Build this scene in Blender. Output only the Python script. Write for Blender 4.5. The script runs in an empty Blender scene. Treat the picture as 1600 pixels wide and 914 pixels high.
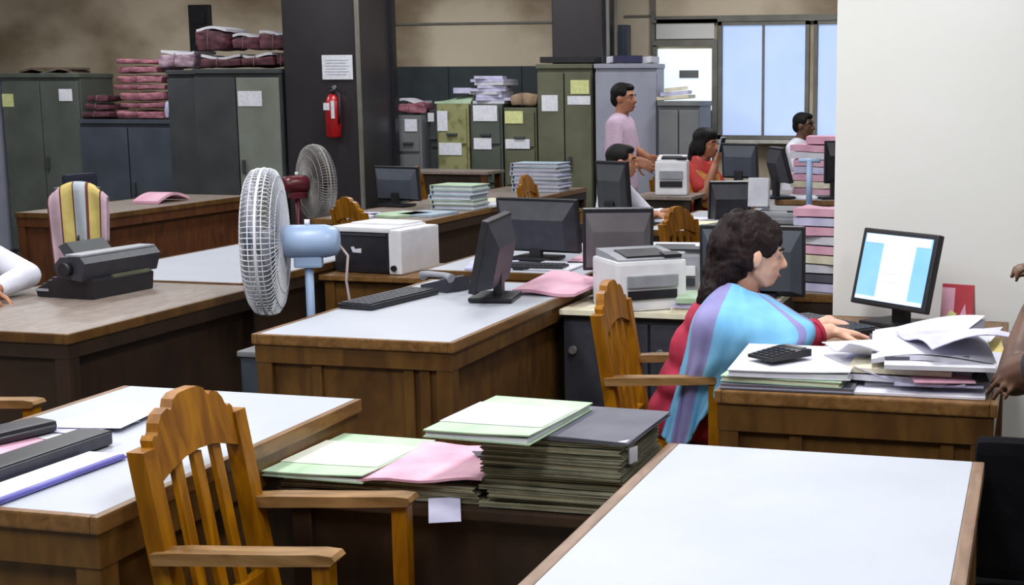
import bpy, bmesh, math, random
from mathutils import Vector, Matrix, Euler, noise as mnoise
random.seed(7)
R = math.radians
SC = bpy.context.scene
COL = SC.collection

# ------------------------------------------------------------------ camera
cam = bpy.data.cameras.new('camera')
cam_o = bpy.data.objects.new('camera', cam); COL.objects.link(cam_o)
cam.sensor_fit = 'HORIZONTAL'; cam.sensor_width = 36.0
cam.lens = 36.0 * 2180.0 / 1600.0
cam.shift_x = -280.0 / 1600.0
cam.shift_y = 33.0 / 1600.0
cam.clip_start = 0.05; cam.clip_end = 100
cam_o.location = (0, 0, 1.55)
cam_o.rotation_euler = (R(90 - 8.993), 0, R(13.870))
SC.camera = cam_o

# ------------------------------------------------------------------ world, exposure
w = bpy.data.worlds.new('world'); SC.world = w; w.use_nodes = True
bgn = w.node_tree.nodes['Background']
bgn.inputs[0].default_value = (0.80, 0.88, 1.0, 1); bgn.inputs[1].default_value = 0.30
vs = SC.view_settings
vs.view_transform = 'Standard'; vs.look = 'None'; vs.gamma = 1.0; vs.use_curve_mapping = False
vs.exposure = 0.0

# ------------------------------------------------------------------ ceiling lamps' light (fixtures are built below)
LAMPS = [(-5.2, 0.6, 60), (-3.0, 1.2, 78), (-0.8, 0.8, 82), (1.2, 1.8, 75),
         (-5.2, 4.0, 62), (-2.9, 3.7, 90), (-0.6, 3.5, 90),
         (-7.8, 7.2, 70), (-5.0, 7.2, 72), (-2.4, 7.2, 80), (0.4, 7.8, 50),
         (-8.0, 10.2, 76), (-5.0, 10.4, 70), (-2.0, 10.6, 82)]
CEIL = 3.30
for (lx, ly, pw) in LAMPS:
    ld = bpy.data.lights.new('tube_light_glow', 'AREA'); ld.shape = 'RECTANGLE'
    ld.size = 0.5; ld.size_y = 1.25; ld.energy = pw * 0.62; ld.color = (0.97, 0.98, 1.0)
    lo = bpy.data.objects.new('tube_light_glow', ld); COL.objects.link(lo)
    lo.location = (lx, ly, CEIL - 0.125)

# ------------------------------------------------------------------ materials
def lin(c):
    c = c / 255.0
    return c / 12.92 if c <= 0.04045 else ((c + 0.055) / 1.055) ** 2.4
def rgb(r, g, b): return (lin(r), lin(g), lin(b), 1.0)
MATS = {}
def mat(name, col, rough=0.6, col2=None, scale=8.0, stretch=(1, 1, 1), detail=4.0, bump=0.0, metal=0.0,
        kind='noise', spec=0.5, lo=0.35, hi=0.65, emit=0.0, rand=0.0, alpha=None):
    if name in MATS: return MATS[name]
    m = bpy.data.materials.new(name); m.use_nodes = True
    nt = m.node_tree; N = nt.nodes; L = nt.links
    b = N['Principled BSDF']
    b.inputs['Roughness'].default_value = rough
    b.inputs['Metallic'].default_value = metal
    b.inputs['Specular IOR Level'].default_value = spec
    c1 = rgb(*col); c2 = rgb(*(col2 or [max(0, v * 0.88) for v in col]))
    tc = N.new('ShaderNodeTexCoord'); mp = N.new('ShaderNodeMapping')
    mp.inputs['Scale'].default_value = stretch
    L.new(tc.outputs['Object'], mp.inputs['Vector'])
    if kind == 'wood':
        n0 = N.new('ShaderNodeTexNoise'); n0.inputs['Scale'].default_value = scale; n0.inputs['Detail'].default_value = 6
        n0.inputs['Distortion'].default_value = 1.2
        L.new(mp.outputs[0], n0.inputs['Vector']); fac = n0.outputs[0]
    else:
        n0 = N.new('ShaderNodeTexNoise'); n0.inputs['Scale'].default_value = scale; n0.inputs['Detail'].default_value = detail
        L.new(mp.outputs[0], n0.inputs['Vector']); fac = n0.outputs[0]
    mr = N.new('ShaderNodeMapRange'); mr.inputs[1].default_value = lo; mr.inputs[2].default_value = hi
    L.new(fac, mr.inputs[0])
    mx = N.new('ShaderNodeMix'); mx.data_type = 'RGBA'
    mx.inputs[6].default_value = c2; mx.inputs[7].default_value = c1
    L.new(mr.outputs[0], mx.inputs[0])
    out = mx.outputs[2]
    if rand:
        oi = N.new('ShaderNodeObjectInfo'); hs = N.new('ShaderNodeHueSaturation')
        m2 = N.new('ShaderNodeMapRange'); m2.inputs[3].default_value = 1 - rand; m2.inputs[4].default_value = 1 + rand
        L.new(oi.outputs['Random'], m2.inputs[0]); L.new(m2.outputs[0], hs.inputs['Value'])
        L.new(out, hs.inputs['Color']); out = hs.outputs[0]
    L.new(out, b.inputs['Base Color'])
    if emit:
        L.new(out, b.inputs['Emission Color']); b.inputs['Emission Strength'].default_value = emit
    if bump:
        bp = N.new('ShaderNodeBump'); bp.inputs['Strength'].default_value = bump; bp.inputs['Distance'].default_value = 0.01
        L.new(fac, bp.inputs['Height']); L.new(bp.outputs[0], b.inputs['Normal'])
    if alpha is not None:
        b.inputs['Alpha'].default_value = alpha
    MATS[name] = m
    return m

WOODC = mat('varnished teak', (158, 104, 6), 0.42, (116, 70, 3), 4, (5, 5, 1.2), kind='wood', spec=.22)
WOODA = mat('worn arm teak', (152, 116, 72), 0.5, (112, 80, 42), 4, (1.2, 6, 6), kind='wood', spec=.3)
WOODD = mat('desk teak', (104, 72, 30), 0.42, (78, 50, 20), 4, (3, 3, 1), kind='wood')
WOODL = mat('desk trim teak', (130, 94, 52), 0.40, (102, 70, 34), 5, (6, 1.2, 6), kind='wood')
WOODP = mat('faded desk trim teak', (138, 110, 90), 0.42, (114, 88, 68), 5, (6, 1.2, 6), kind='wood')
WOODK = mat('dark stained wood', (54, 36, 22), 0.5, (38, 26, 17), 4, (2, 3, 1), kind='wood')
WOODT = mat('worn wood veneer top', (142, 130, 122), 0.45, (118, 104, 94), 6, (5, 1.5, 5), kind='wood', lo=.3, hi=.7)
WOODR = mat('red brown wood', (98, 56, 28), 0.42, (74, 40, 20), 4, (3, 3, 1), kind='wood')
LAM = mat('white laminate', (178, 182, 192), 0.45, (172, 176, 186), 3, spec=.3)
PAPER = mat('white paper', (214, 214, 222), 0.75, (200, 200, 212), 14)
PAPERB = mat('lavender paper', (205, 203, 228), 0.75, (182, 180, 212), 14)
PAPERC = mat('cream paper', (228, 222, 200), 0.75, (205, 198, 172), 14)
PINK = mat('pink paper', (226, 178, 196), 0.7, (205, 150, 172), 7)
GREENF = mat('pale green file board', (182, 204, 176), 0.65, (160, 186, 156), 9)
GREENB = mat('cream file label', (224, 226, 212), 0.7, (208, 212, 196), 9)
GREYF = mat('grey green file board', (140, 138, 116), 0.8, (98, 96, 76), 16, (1, 1, 30), rand=.2)
SLATE = mat('slate grey file board', (92, 92, 104), 0.6, (76, 76, 88), 8)
BLACKP = mat('black plastic', (30, 30, 36), 0.42, (22, 22, 28), 20)
CHARP = mat('charcoal plastic', (54, 55, 64), 0.45, (44, 45, 54), 20)
GREYP = mat('grey plastic', (150, 152, 160), 0.45, (138, 140, 148), 18)
WHITEP = mat('white plastic', (226, 226, 230), 0.4, (214, 214, 220), 12)
STEELG = mat('olive grey steel', (92, 98, 92), 0.5, (76, 82, 76), 3, bump=.02)
STEELD = mat('dark grey steel', (66, 70, 72), 0.5, (52, 56, 58), 3)
STEELB = mat('blue grey steel', (156, 159, 174), 0.5, (142, 145, 160), 3)
STEELS = mat('slate blue steel', (72, 78, 90), 0.5, (58, 64, 74), 3)
STEELO = mat('olive steel', (104, 106, 84), 0.5, (86, 88, 68), 3)
STEELY = mat('rusty yellow steel', (146, 146, 100), 0.55, (92, 86, 50), 9, lo=.3, hi=.5)
STEELM = mat('mid grey steel', (120, 122, 124), 0.5, (104, 106, 108), 3)
CHROME = mat('brushed metal', (190, 192, 196), 0.3, (170, 172, 176), 30, metal=0.8)
NOTEW = mat('white notice paper', (232, 234, 240), 0.7, (214, 217, 228), 40)
NOTEY = mat('yellow notice paper', (222, 226, 160), 0.7, (204, 208, 140), 40)
NOTEM = mat('printed line grey', (186, 190, 204), 0.8)
CLOTHP = mat('pink bundle cloth', (182, 120, 132), 0.85, (122, 70, 88), 11, (1, 1, 2.2), bump=.5, rand=.14)
CLOTHM = mat('maroon bundle cloth', (104, 58, 68), 0.85, (58, 34, 42), 11, (1, 1, 2), bump=.5, rand=.14)
CLOTHL = mat('pale lavender bundle cloth', (176, 150, 164), 0.85, (120, 98, 114), 11, (1, 1, 2), bump=.5)
STRING = mat('cotton tape', (206, 186, 186), 0.9)
BLUEF = mat('pale blue grey fan enamel', (168, 190, 222), 0.35, (150, 174, 208), 5)
MAROON = mat('maroon fan enamel', (96, 26, 36), 0.32, (70, 18, 28), 6)
WIREW = mat('white fan wire', (218, 220, 226), 0.4, (204, 206, 214), 8)
WIREG = mat('grey fan wire', (150, 148, 146), 0.4, (136, 134, 132), 8)
BLADEW = mat('grey fan blade', (150, 154, 164), 0.4, (132, 136, 146), 6)
BLADEB = mat('brown grey fan blade', (104, 88, 84), 0.4, (84, 72, 70), 6)
RED = mat('extinguisher red enamel', (176, 24, 30), 0.3, (150, 18, 24), 6)
SKIN = mat('warm brown skin', (178, 122, 92), 0.5, (160, 106, 78), 10)
SKINF = mat('fair skin', (234, 186, 160), 0.5, (222, 170, 146), 10)
SKIND = mat('dark brown skin', (98, 66, 48), 0.5, (80, 52, 38), 12)
HAIR = mat('black hair', (22, 18, 20), 0.6, (12, 10, 12), 14, (12, 12, 1), bump=.3, spec=.2)
HAIRB = mat('dark brown hair', (40, 24, 24), 0.6, (18, 12, 14), 14, (12, 12, 1), bump=.3, spec=.2)
REDC = mat('crimson kurta cloth', (178, 38, 70), 0.8, (150, 26, 56), 10)
SHB = mat('sky blue shawl cloth', (124, 190, 226), 0.85, (104, 168, 212), 9, (1, 1, 1))
SHL = mat('lavender shawl stripe', (146, 140, 190), 0.85, (124, 122, 174), 9)
SHD = mat('blue shawl border', (96, 140, 200), 0.85, (80, 120, 186), 9)
PINKS = mat('pale pink shirt cloth', (204, 180, 200), 0.85, (184, 158, 180), 40, (6, 6, .4))
WHITES = mat('white shirt cloth', (232, 232, 242), 0.85, (212, 212, 226), 7)
SARI = mat('red sari silk', (190, 44, 32), 0.6, (150, 26, 24), 10)
SARIO = mat('orange gold sari border', (214, 150, 70), 0.6, (190, 116, 50), 14)
TROUS = mat('dark trouser cloth', (52, 50, 56), 0.85, (40, 38, 44), 10)
EYEW = mat('eye white', (196, 176, 166), 0.4)
LIP = mat('lips', (158, 84, 80), 0.5)
DGLASS = mat('dark glossy screen glass', (16, 17, 22), 0.15, (12, 13, 17), 6)
WPLAST = mat('white painted plaster', (222, 222, 219), 0.85, (216, 216, 212), 1.3, bump=.02)
STAIN = mat('stained beige plaster', (214, 200, 176), 0.9, (150, 132, 108), 1.0, (1, 1, 1.5), detail=8, bump=.04, lo=.32, hi=.56)
PLAIN = mat('pale plaster', (214, 210, 200), 0.9)
COLM = mat('dark stone cladding', (58, 54, 58), 0.35, (34, 32, 36), 1.4, (1, 1, .5), lo=.3, hi=.7)
BOARD = mat('dark green panel', (54, 64, 66), 0.6, (42, 50, 54), 4)
FLOORM = mat('grey mosaic floor', (104, 104, 100), 0.45, (84, 84, 80), 30, detail=8)
FRAMEM = mat('grey brown aluminium', (122, 120, 112), 0.45, (106, 104, 96), 6)
PANE = mat('frosted blue window pane', (168, 192, 240), 0.35, (184, 204, 238), 0.9, emit=0.62)
PANEW = mat('bright white door pane', (232, 244, 246), 0.35, (222, 238, 242), 0.9, emit=0.85)

# ------------------------------------------------------------------ mesh helpers
class MB:
    """collects shapes in one bmesh"""
    def __init__(s): s.b = bmesh.new()
    def _x(s, vs, mtx):
        if mtx is not None: bmesh.ops.transform(s.b, matrix=mtx, verts=vs)
    def box(s, c, d, bev=0.0, rot=None, mi=0):
        r = bmesh.ops.create_cube(s.b, size=1.0); v = r['verts']
        bmesh.ops.scale(s.b, vec=d, verts=v)
        fs = list({f for x in v for f in x.link_faces})
        if bev > 0:
            es = list({e for x in v for e in x.link_edges})
            q = bmesh.ops.bevel(s.b, geom=es, offset=min(bev, min(d) * .45), segments=2, profile=.7, affect='EDGES')
            v = list({x for f in q['faces'] for x in f.verts} | {x for x in v if x.is_valid})
            fs = list({f for x in v for f in x.link_faces})
        for f in fs: f.material_index = mi
        m = Matrix.Translation(c)
        if rot is not None: m = m @ Euler(rot).to_matrix().to_4x4()
        bmesh.ops.transform(s.b, matrix=m, verts=v)
        return s
    def ell(s, c, r, rot=None, u=16, vv=10, mi=0):
        if not hasattr(r, '__len__'): r = (r, r, r)
        m = Matrix.Translation(c)
        if rot is not None: m = m @ (rot if isinstance(rot, Matrix) else Euler(rot).to_matrix().to_4x4())
        nv = s.b.verts.new
        top = nv(m @ Vector((0, 0, r[2]))); bot = nv(m @ Vector((0, 0, -r[2]))); rings = []
        for j in range(1, vv):
            ph = math.pi * j / vv
            rings.append([nv(m @ Vector((r[0] * math.sin(ph) * math.cos(2 * math.pi * i / u), r[1] * math.sin(ph) * math.sin(2 * math.pi * i / u), r[2] * math.cos(ph)))) for i in range(u)])
        fs = []
        for i in range(u):
            k = (i + 1) % u
            fs.append(s.b.faces.new((top, rings[0][i], rings[0][k]))); fs.append(s.b.faces.new((bot, rings[-1][k], rings[-1][i])))
            for a, b_ in zip(rings[:-1], rings[1:]): fs.append(s.b.faces.new((a[i], b_[i], b_[k], a[k])))
        for f in fs: f.material_index = mi; f.smooth = True
        return s
    def tube(s, pts, r, seg=8, mi=0, caps=True, flat=1.0, upv=None):
        P = [Vector(p) for p in pts]; n = len(P)
        rr = r if hasattr(r, '__len__') else [r] * n
        rings = []; prev = None
        for i, p in enumerate(P):
            t = (P[min(i + 1, n - 1)] - P[max(i - 1, 0)]).normalized()
            if prev is None:
                a = Vector(upv) if upv is not None else (Vector((0, 0, 1)) if abs(t.z) < .9 else Vector((1, 0, 0)))
                u = (a - t * a.dot(t)).normalized()
            else:
                u = (prev - t * prev.dot(t)).normalized()
            prev = u; q = t.cross(u)
            rings.append([s.b.verts.new(p + (u * math.cos(2 * math.pi * k / seg) * flat + q * math.sin(2 * math.pi * k / seg)) * rr[i]) for k in range(seg)])
        for i in range(n - 1):
            for k in range(seg):
                f = s.b.faces.new((rings[i][k], rings[i][(k + 1) % seg], rings[i + 1][(k + 1) % seg], rings[i + 1][k]))
                f.smooth = True; f.material_index = mi
        if caps:
            for rg, fl in ((rings[0], True), (rings[-1], False)):
                f = s.b.faces.new(rg[::-1] if fl else rg); f.material_index = mi
        return s
    def ring(s, c, ax, rad, r, n=32, seg=6, mi=0):
        ax = Vector(ax).normalized(); a = Vector((0, 0, 1)) if abs(ax.z) < .9 else Vector((1, 0, 0))
        u = ax.cross(a).normalized(); q = ax.cross(u)
        rg = []
        for i in range(n):
            t = 2 * math.pi * i / n; d = u * math.cos(t) + q * math.sin(t)
            rg.append([s.b.verts.new(Vector(c) + d * (rad + r * math.cos(2 * math.pi * k / seg)) + ax * r * math.sin(2 * math.pi * k / seg)) for k in range(seg)])
        for i in range(n):
            for k in range(seg):
                f = s.b.faces.new((rg[i][k], rg[(i + 1) % n][k], rg[(i + 1) % n][(k + 1) % seg], rg[i][(k + 1) % seg])); f.smooth = True; f.material_index = mi
        return s
    def cone(s, p0, r0, p1, r1, seg=16, mi=0): return s.tube([p0, p1], [r0, r1], seg, mi)
    def prism(s, poly, fn0, fn1, mi=0):
        a = [s.b.verts.new(fn0(p)) for p in poly]; b = [s.b.verts.new(fn1(p)) for p in poly]; n = len(poly)
        fs = [s.b.faces.new(a[::-1]), s.b.faces.new(b)]
        for i in range(n): fs.append(s.b.faces.new((a[i], a[(i + 1) % n], b[(i + 1) % n], b[i])))
        for f in fs: f.material_index = mi
        return s
    def capsule(s, a, ra, b, rb, u=12):
        s.ell(a, ra, u=u, vv=8); s.ell(b, rb, u=u, vv=8)
        if (Vector(a) - Vector(b)).length > 1e-4: s.tube([a, b], [ra, rb], u)
        return s
    def chain(s, pts, u=12):
        for i in range(len(pts) - 1): s.capsule(pts[i][0], pts[i][1], pts[i + 1][0], pts[i + 1][1], u)
        return s
    def grid(s, fn, nu, nv, mi=None):
        g = [[s.b.verts.new(fn(i / nu, j / nv)) for j in range(nv + 1)] for i in range(nu + 1)]
        for i in range(nu):
            for j in range(nv):
                f = s.b.faces.new((g[i][j], g[i + 1][j], g[i + 1][j + 1], g[i][j + 1])); f.smooth = True
                if mi: f.material_index = mi((i + .5) / nu, (j + .5) / nv)
        return s
    def sheet(s, c, wx, wy, th, rz=0, fn=None, nu=8, nv=8, tilt=None, mi=0):
        """closed sheaf of paper lying flat; fn(u,v) adds height"""
        cr, sr = math.cos(rz), math.sin(rz)
        M3 = Euler(tilt).to_matrix() if tilt else None
        def P(u, v, top):
            x = (u - .5) * wx; y = (v - .5) * wy; z = (fn(u, v) if fn else 0) + (th if top else 0)
            q = Vector((x, y, z))
            if M3: q = M3 @ q
            return Vector((c[0] + q.x * cr - q.y * sr, c[1] + q.x * sr + q.y * cr, c[2] + q.z))
        T = [[s.b.verts.new(P(i / nu, j / nv, 1)) for j in range(nv + 1)] for i in range(nu + 1)]
        Bt = [[s.b.verts.new(P(i / nu, j / nv, 0)) for j in range(nv + 1)] for i in range(nu + 1)]
        fs = []
        for i in range(nu):
            for j in range(nv):
                fs.append(s.b.faces.new((T[i][j], T[i + 1][j], T[i + 1][j + 1], T[i][j + 1])))
                fs.append(s.b.faces.new((Bt[i][j], Bt[i][j + 1], Bt[i + 1][j + 1], Bt[i + 1][j])))
        for i in range(nu):
            fs.append(s.b.faces.new((Bt[i][0], Bt[i + 1][0], T[i + 1][0], T[i][0])))
            fs.append(s.b.faces.new((Bt[i + 1][nv], Bt[i][nv], T[i][nv], T[i + 1][nv])))
        for j in range(nv):
            fs.append(s.b.faces.new((Bt[0][j + 1], Bt[0][j], T[0][j], T[0][j + 1])))
            fs.append(s.b.faces.new((Bt[nu][j], Bt[nu][j + 1], T[nu][j + 1], T[nu][j])))
        for f in fs: f.material_index = mi
        return s
    def jitter(s, amp, freq, off=0):
        for v in s.b.verts:
            q = v.co * freq + Vector((off, off * .7, off * 1.3))
            v.co += mnoise.noise_vector(q) * amp
        return s
    def mesh(s, name):
        bmesh.ops.recalc_face_normals(s.b, faces=s.b.faces)
        me = bpy.data.meshes.new(name); s.b.to_mesh(me); s.b.free(); return me

def thing(name, label, cat, loc=(0, 0, 0), rz=0, group=None):
    o = bpy.data.objects.new(name, None); COL.objects.link(o)
    o.empty_display_size = .1; o.location = loc; o.rotation_euler = (0, 0, rz)
    o['label'] = label; o['category'] = cat
    if group: o['group'] = group
    return o
def part(name, mb, mats, parent=None, label=None, smooth=False):
    me = mb.mesh(name) if isinstance(mb, MB) else mb
    for m in (mats if isinstance(mats, (list, tuple)) else [mats]): me.materials.append(m)
    o = bpy.data.objects.new(name, me); COL.objects.link(o)
    if parent is not None: o.parent = parent
    if label: o['label'] = label
    return o
def tagged(name, mb, mats, label, cat, group=None, loc=None, rz=0):
    o = part(name, mb, mats); o['label'] = label; o['category'] = cat
    if group: o['group'] = group
    if loc is not None: o.location = loc; o.rotation_euler = (0, 0, rz)
    return o
def struct(name, mb, mats, parent=None):
    o = part(name, mb, mats, parent)
    if parent is None: o['kind'] = 'structure'
    return o
def clone(root, loc, rz, label, group=None):
    r = root.copy(); COL.objects.link(r); r.location = loc; r.rotation_euler = (0, 0, rz); r['label'] = label
    if group: r['group'] = group
    for ch in list(root.children):
        c = ch.copy(); COL.objects.link(c); c.parent = r
        for g in list(ch.children):
            d = g.copy(); COL.objects.link(d); d.parent = c
    return r
def flesh(mb, voxel, smooth=4, name='body'):
    """union of the collected shapes as one continuous surface"""
    me = mb.mesh(name); o = bpy.data.objects.new('tmp', me)
    ts = bpy.data.scenes.new('tmp'); ts.collection.objects.link(o)
    rm = o.modifiers.new('r', 'REMESH'); rm.mode = 'VOXEL'; rm.voxel_size = voxel; rm.use_smooth_shade = True
    if smooth:
        sm = o.modifiers.new('s', 'SMOOTH'); sm.factor = .5; sm.iterations = smooth
    ts.view_layers[0].update(); dg = ts.view_layers[0].depsgraph
    out = bpy.data.meshes.new_from_object(o.evaluated_get(dg)); out.name = name
    out.materials.clear()
    bpy.data.objects.remove(o); bpy.data.meshes.remove(me); bpy.data.scenes.remove(ts)
    for p in out.polygons: p.use_smooth = True
    return out
V = Vector

# ================================================================== SETTING
YB = 12.70
struct('floor', MB().box((-4.5, 5.2, -.05), (17, 16.4, .1)), FLOORM)
struct('ceiling', MB().box((-4.5, 5.2, CEIL + .05), (17, 16.4, .1)), PLAIN)
struct('wall_back', MB().box((-4.5, YB + .1, CEIL / 2), (17, .2, CEIL)), STAIN)
struct('wall_left', MB().box((-12.1, 5.2, CEIL / 2), (.2, 16, CEIL)), PLAIN)
struct('wall_front', MB().box((-4.5, -2.9, CEIL / 2), (17, .2, CEIL)), PLAIN)
struct('wall_right', MB().box((3.6, 5.2, CEIL / 2), (.2, 16, CEIL)), PLAIN)
struct('wall_partition', MB().box((1.42, 5.26, CEIL / 2), (4.25, .5, CEIL)), WPLAST)
struct('trim_1', MB().box((-5.2, YB - .008, 2.205), (2.1, .016, .02)), FRAMEM)
struct('trim_2', MB().box((-3.62, YB - .008, 2.25), (.3, .016, .02)), FRAMEM)
struct('trim_3', MB().box((-3.49, YB - .02, 1.65), (.035, .04, 3.3)), FRAMEM)
struct('trim_4', MB().box((-2.0, YB - .03, 2.215), (2.9, .06, .06)).box((-2.0, YB - .02, 2.55), (2.9, .04, .03)), FRAMEM)

# columns, clad in dark stone, each with a side pipe
def column(n, x0, x1, y0, y1):
    o = struct('column_%d' % n, MB().box(((x0 + x1) / 2, (y0 + y1) / 2, CEIL / 2), (x1 - x0, y1 - y0, CEIL), .015), COLM)
    return o
c1 = column(1, -6.33, -5.618, 11.0, 11.66)
part('corner_strip', MB().box((-5.622, 10.99, 1.65), (.028, .03, 3.3)), FRAMEM, c1)
part('edge_band', MB().box((-5.60, 11.62, 1.65), (.03, .07, 3.3)), BLACKP, c1)
c2 = column(2, -4.26, -3.79, 12.05, 12.5)
part('pipe', MB().tube([(-3.745, 12.08, 0), (-3.745, 12.08, 3.3)], .018), STEELM, c2)
part('pipe', MB().tube([(-3.745, 12.30, 0), (-3.745, 12.30, 3.3)], .018), FRAMEM, c2)
part('switch_box', MB().box((-3.70, 12.44, 1.98), (.10, .10, .36), .01), STEELS, c2)

# windows and door in the back wall
def window(n, x0, x1, z0, z1, splits, extra=0):
    y = YB - .03
    root = bpy.data.objects.new('window_%d' % n, None); COL.objects.link(root); root.location = ((x0 + x1) / 2, y, z0)
    root['kind'] = 'structure'
    def lc(x, z): return (x - (x0 + x1) / 2, 0, z - z0)
    fr = MB(); t = .035
    fr.box(lc((x0 + x1) / 2, z1 - t / 2), (x1 - x0, .06, t)).box(lc((x0 + x1) / 2, z0 + t / 2), (x1 - x0, .06, t))
    fr.box(lc(x0 + t / 2, (z0 + z1) / 2), (t, .06, z1 - z0)).box(lc(x1 - t / 2, (z0 + z1) / 2), (t, .06, z1 - z0))
    part('window_frame', fr, FRAMEM, root)
    xs = [x0 + t] + splits + [x1 - t]
    for a, b in zip(xs[:-1], xs[1:]):
        part('pane', MB().box(lc((a + b) / 2, (z0 + z1) / 2), (b - a - .012, .012, z1 - z0 - 2 * t)), PANE, root)
    for m in splits:
        part('mullion', MB().box(lc(m, (z0 + z1) / 2), (.022, .05, z1 - z0 - 2 * t)), FRAMEM, root)
    part('window_sill', MB().box((0, -.05, -.02), (x1 - x0 + .08, .16, .03)), PLAIN, root)
    return root
w1 = window(1, -2.87, -2.03, 1.13, 2.19, [-2.45])
w2 = window(2, -1.99, -1.15, 1.13, 2.19, [-1.57])
dr = bpy.data.objects.new('door_1', None); COL.objects.link(dr); dr.location = (-3.185, YB - .03, 0); dr['kind'] = 'structure'
fr = MB()
fr.box((-.285, 0, .99), (.04, .06, 1.98)).box((.285, 0, .99), (.05, .07, 1.98)).box((0, 0, 2.00), (.62, .06, .06)).box((0, 0, 2.20), (.62, .06, .03))
part('door_frame', fr, FRAMEM, dr)
part('pane', MB().box((0, 0, .99), (.52, .014, 1.92)), PANEW, dr)
part('transom_pane', MB().box((0, 0, 2.11), (.55, .014, .14)), WPLAST, dr)
part('door_sign', MB().box((.04, -.02, 1.72), (.18, .012, .07)), STEELM, dr, 'grey door plate')
part('lock_box', MB().box((.225, -.03, 1.30), (.07, .05, .18), .008), STEELS, dr)
tagged('wall_panel', MB().box((0, 0, .75), (1.86, .03, 1.50)).box((-.30, -.02, .75), (.03, .02, 1.5)).box((.45, -.02, .75), (.03, .02, 1.5)),
       BOARD, 'dark green panel on the back wall behind the filing cabinets', 'panel', loc=(-5.25, YB - .016, .30))
tagged('switch_board', MB().box((0, 0, 0), (.24, .04, .46), .006).box((0, -.025, .1), (.14, .02, .12), .004), BLACKP,
       'black board fixed high on the stained wall above the maroon bundles', 'board', loc=(-8.20, YB - .022, 2.19))

# ceiling lamp fixtures
for i, (lx, ly, pw) in enumerate(LAMPS):
    t = thing('ceiling_lamp', 'white twin-tube fluorescent ceiling lamp', 'lamp', (lx, ly, CEIL - .10), 0, 'fluorescent ceiling lamps')
    part('housing', MB().box((0, 0, .07), (.30, 1.25, .06), .01), WHITEP, t)
    for sx in (-.08, .08): part('tube', MB().tube([(sx, -.6, .02), (sx, .6, .02)], .014), mat('lit tube', (255, 252, 245), .4, emit=1.5), t)

# ================================================================== STEEL CABINETS
def almirah(label, x0, x1, y0, d, z, m, handles=True, notes=(), doors=2, gap=None, dm=None):
    wx = x1 - x0
    t = thing('steel_cabinet', label, 'cabinet', ((x0 + x1) / 2, y0, 0))
    part('body', MB().box((0, d / 2 + .012, z / 2 + .03), (wx, d - .024, z - .06), .008).box((0, d / 2, z - .02), (wx + .015, d + .01, .04), .006)
         .box((0, d / 2, .03), (wx - .04, d - .04, .06)), m, t)
    ws = [wx / doors] * doors
    x = -wx / 2
    for i in range(doors):
        dw = ws[i]
        dd = part('door', MB().box((x + dw / 2, .004, z / 2), (dw - .012, .022, z - .15), .006), (dm or {}).get(i, m), t)
        if handles and i == doors - 1 and doors > 1:
            part('handle', MB().box((x + .05, -.018, z * .52), (.025, .03, .12), .006), STEELD, dd)
        x += dw
    for (nx, nz, nw, nh, nm) in notes:
        part('paper_label', MB().box((nx - (x0 + x1) / 2, -.010, nz), (nw, .004, nh)), nm, t)
    return t
almirah('tall olive grey steel cabinet at the far left with two paper labels', -9.47, -8.63, 11.33, .5, 1.73, STEELG,
        notes=[(-9.40, 1.48, .12, .12, NOTEY), (-8.77, 1.53, .14, .11, NOTEW)])
almirah('pale blue grey steel cabinet cut by the left frame edge', -10.45, -9.52, 11.10, .6, 1.73, STEELB)
almirah('low slate blue steel cabinet carrying the pile of pink bundles', -8.61, -7.60, 11.28, .5, 1.31, STEELS)
almirah('dark narrow steel cabinet between the low blue one and the open door one', -7.56, -7.24, 11.12, .5, 1.75, STEELD, doors=1)
almirah('tall grey steel cabinet with a paler right door beside the dark column', -7.19, -6.36, 10.96, .5, 1.755, STEELD,
        notes=[(-6.64, 1.50, .23, .13, NOTEW)], dm={1: mat('pale green grey steel', (128, 134, 126), .5, (112, 118, 108), 3)})
almirah('tall olive steel cabinet with white and yellow notices behind the long desk', -4.31, -3.805, 11.78, .25, 1.80, STEELO,
        notes=[(-4.19, 1.46, .15, .14, NOTEW), (-3.91, 1.60, .17, .12, NOTEY), (-3.92, 1.485, .21, .075, NOTEW)])
almirah('tall lavender grey steel cabinet behind the standing man', -3.775, -3.215, 11.78, .25, 1.80, STEELB, doors=1)
almirah('waist high grey steel cabinet in front of the bright glass door', -3.16, -2.80, 11.62, .45, 1.48, STEELM, doors=2)

def filing(label, x0, x1, y0, z, m, notes, n=4):
    wx = x1 - x0
    t = thing('filing_cabinet', label, 'cabinet', ((x0 + x1) / 2, y0, 0))
    part('body', MB().box((0, .32, z / 2), (wx, .6, z), .008), m, t)
    h = (z - .06) / n
    for i in range(n):
        zc = .04 + h * (i + .5)
        dr_ = part('drawer', MB().box((0, .012, zc), (wx - .04, .024, h - .03), .006), m, t)
        part('handle', MB().box((0, -.012, zc - h * .22), (.10, .025, .022), .005), STEELD, dr_)
    for (nx, nz, nw, nh, nm) in notes:
        part('paper_label', MB().box((nx, -.006, nz), (nw, .004, nh)), nm, t)
    return t
filing('grey filing cabinet beside the dark column with a small white label', -5.66, -5.42, 11.75, 1.35, STEELM, [(.03, 1.26, .12, .11, NOTEW)])
filing('dark narrow filing cabinet behind the grey one near the column', -5.41, -5.29, 11.9, 1.40, STEELD, [(-.03, 1.33, .06, .08, NOTEW)])
filing('rust stained yellow filing cabinet among the row of file cabinets', -5.28, -4.97, 11.78, 1.45, STEELY, [(-.09, 1.30, .10, .18, NOTEW), (-.02, 1.05, .22, .11, NOTEW)])
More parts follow.
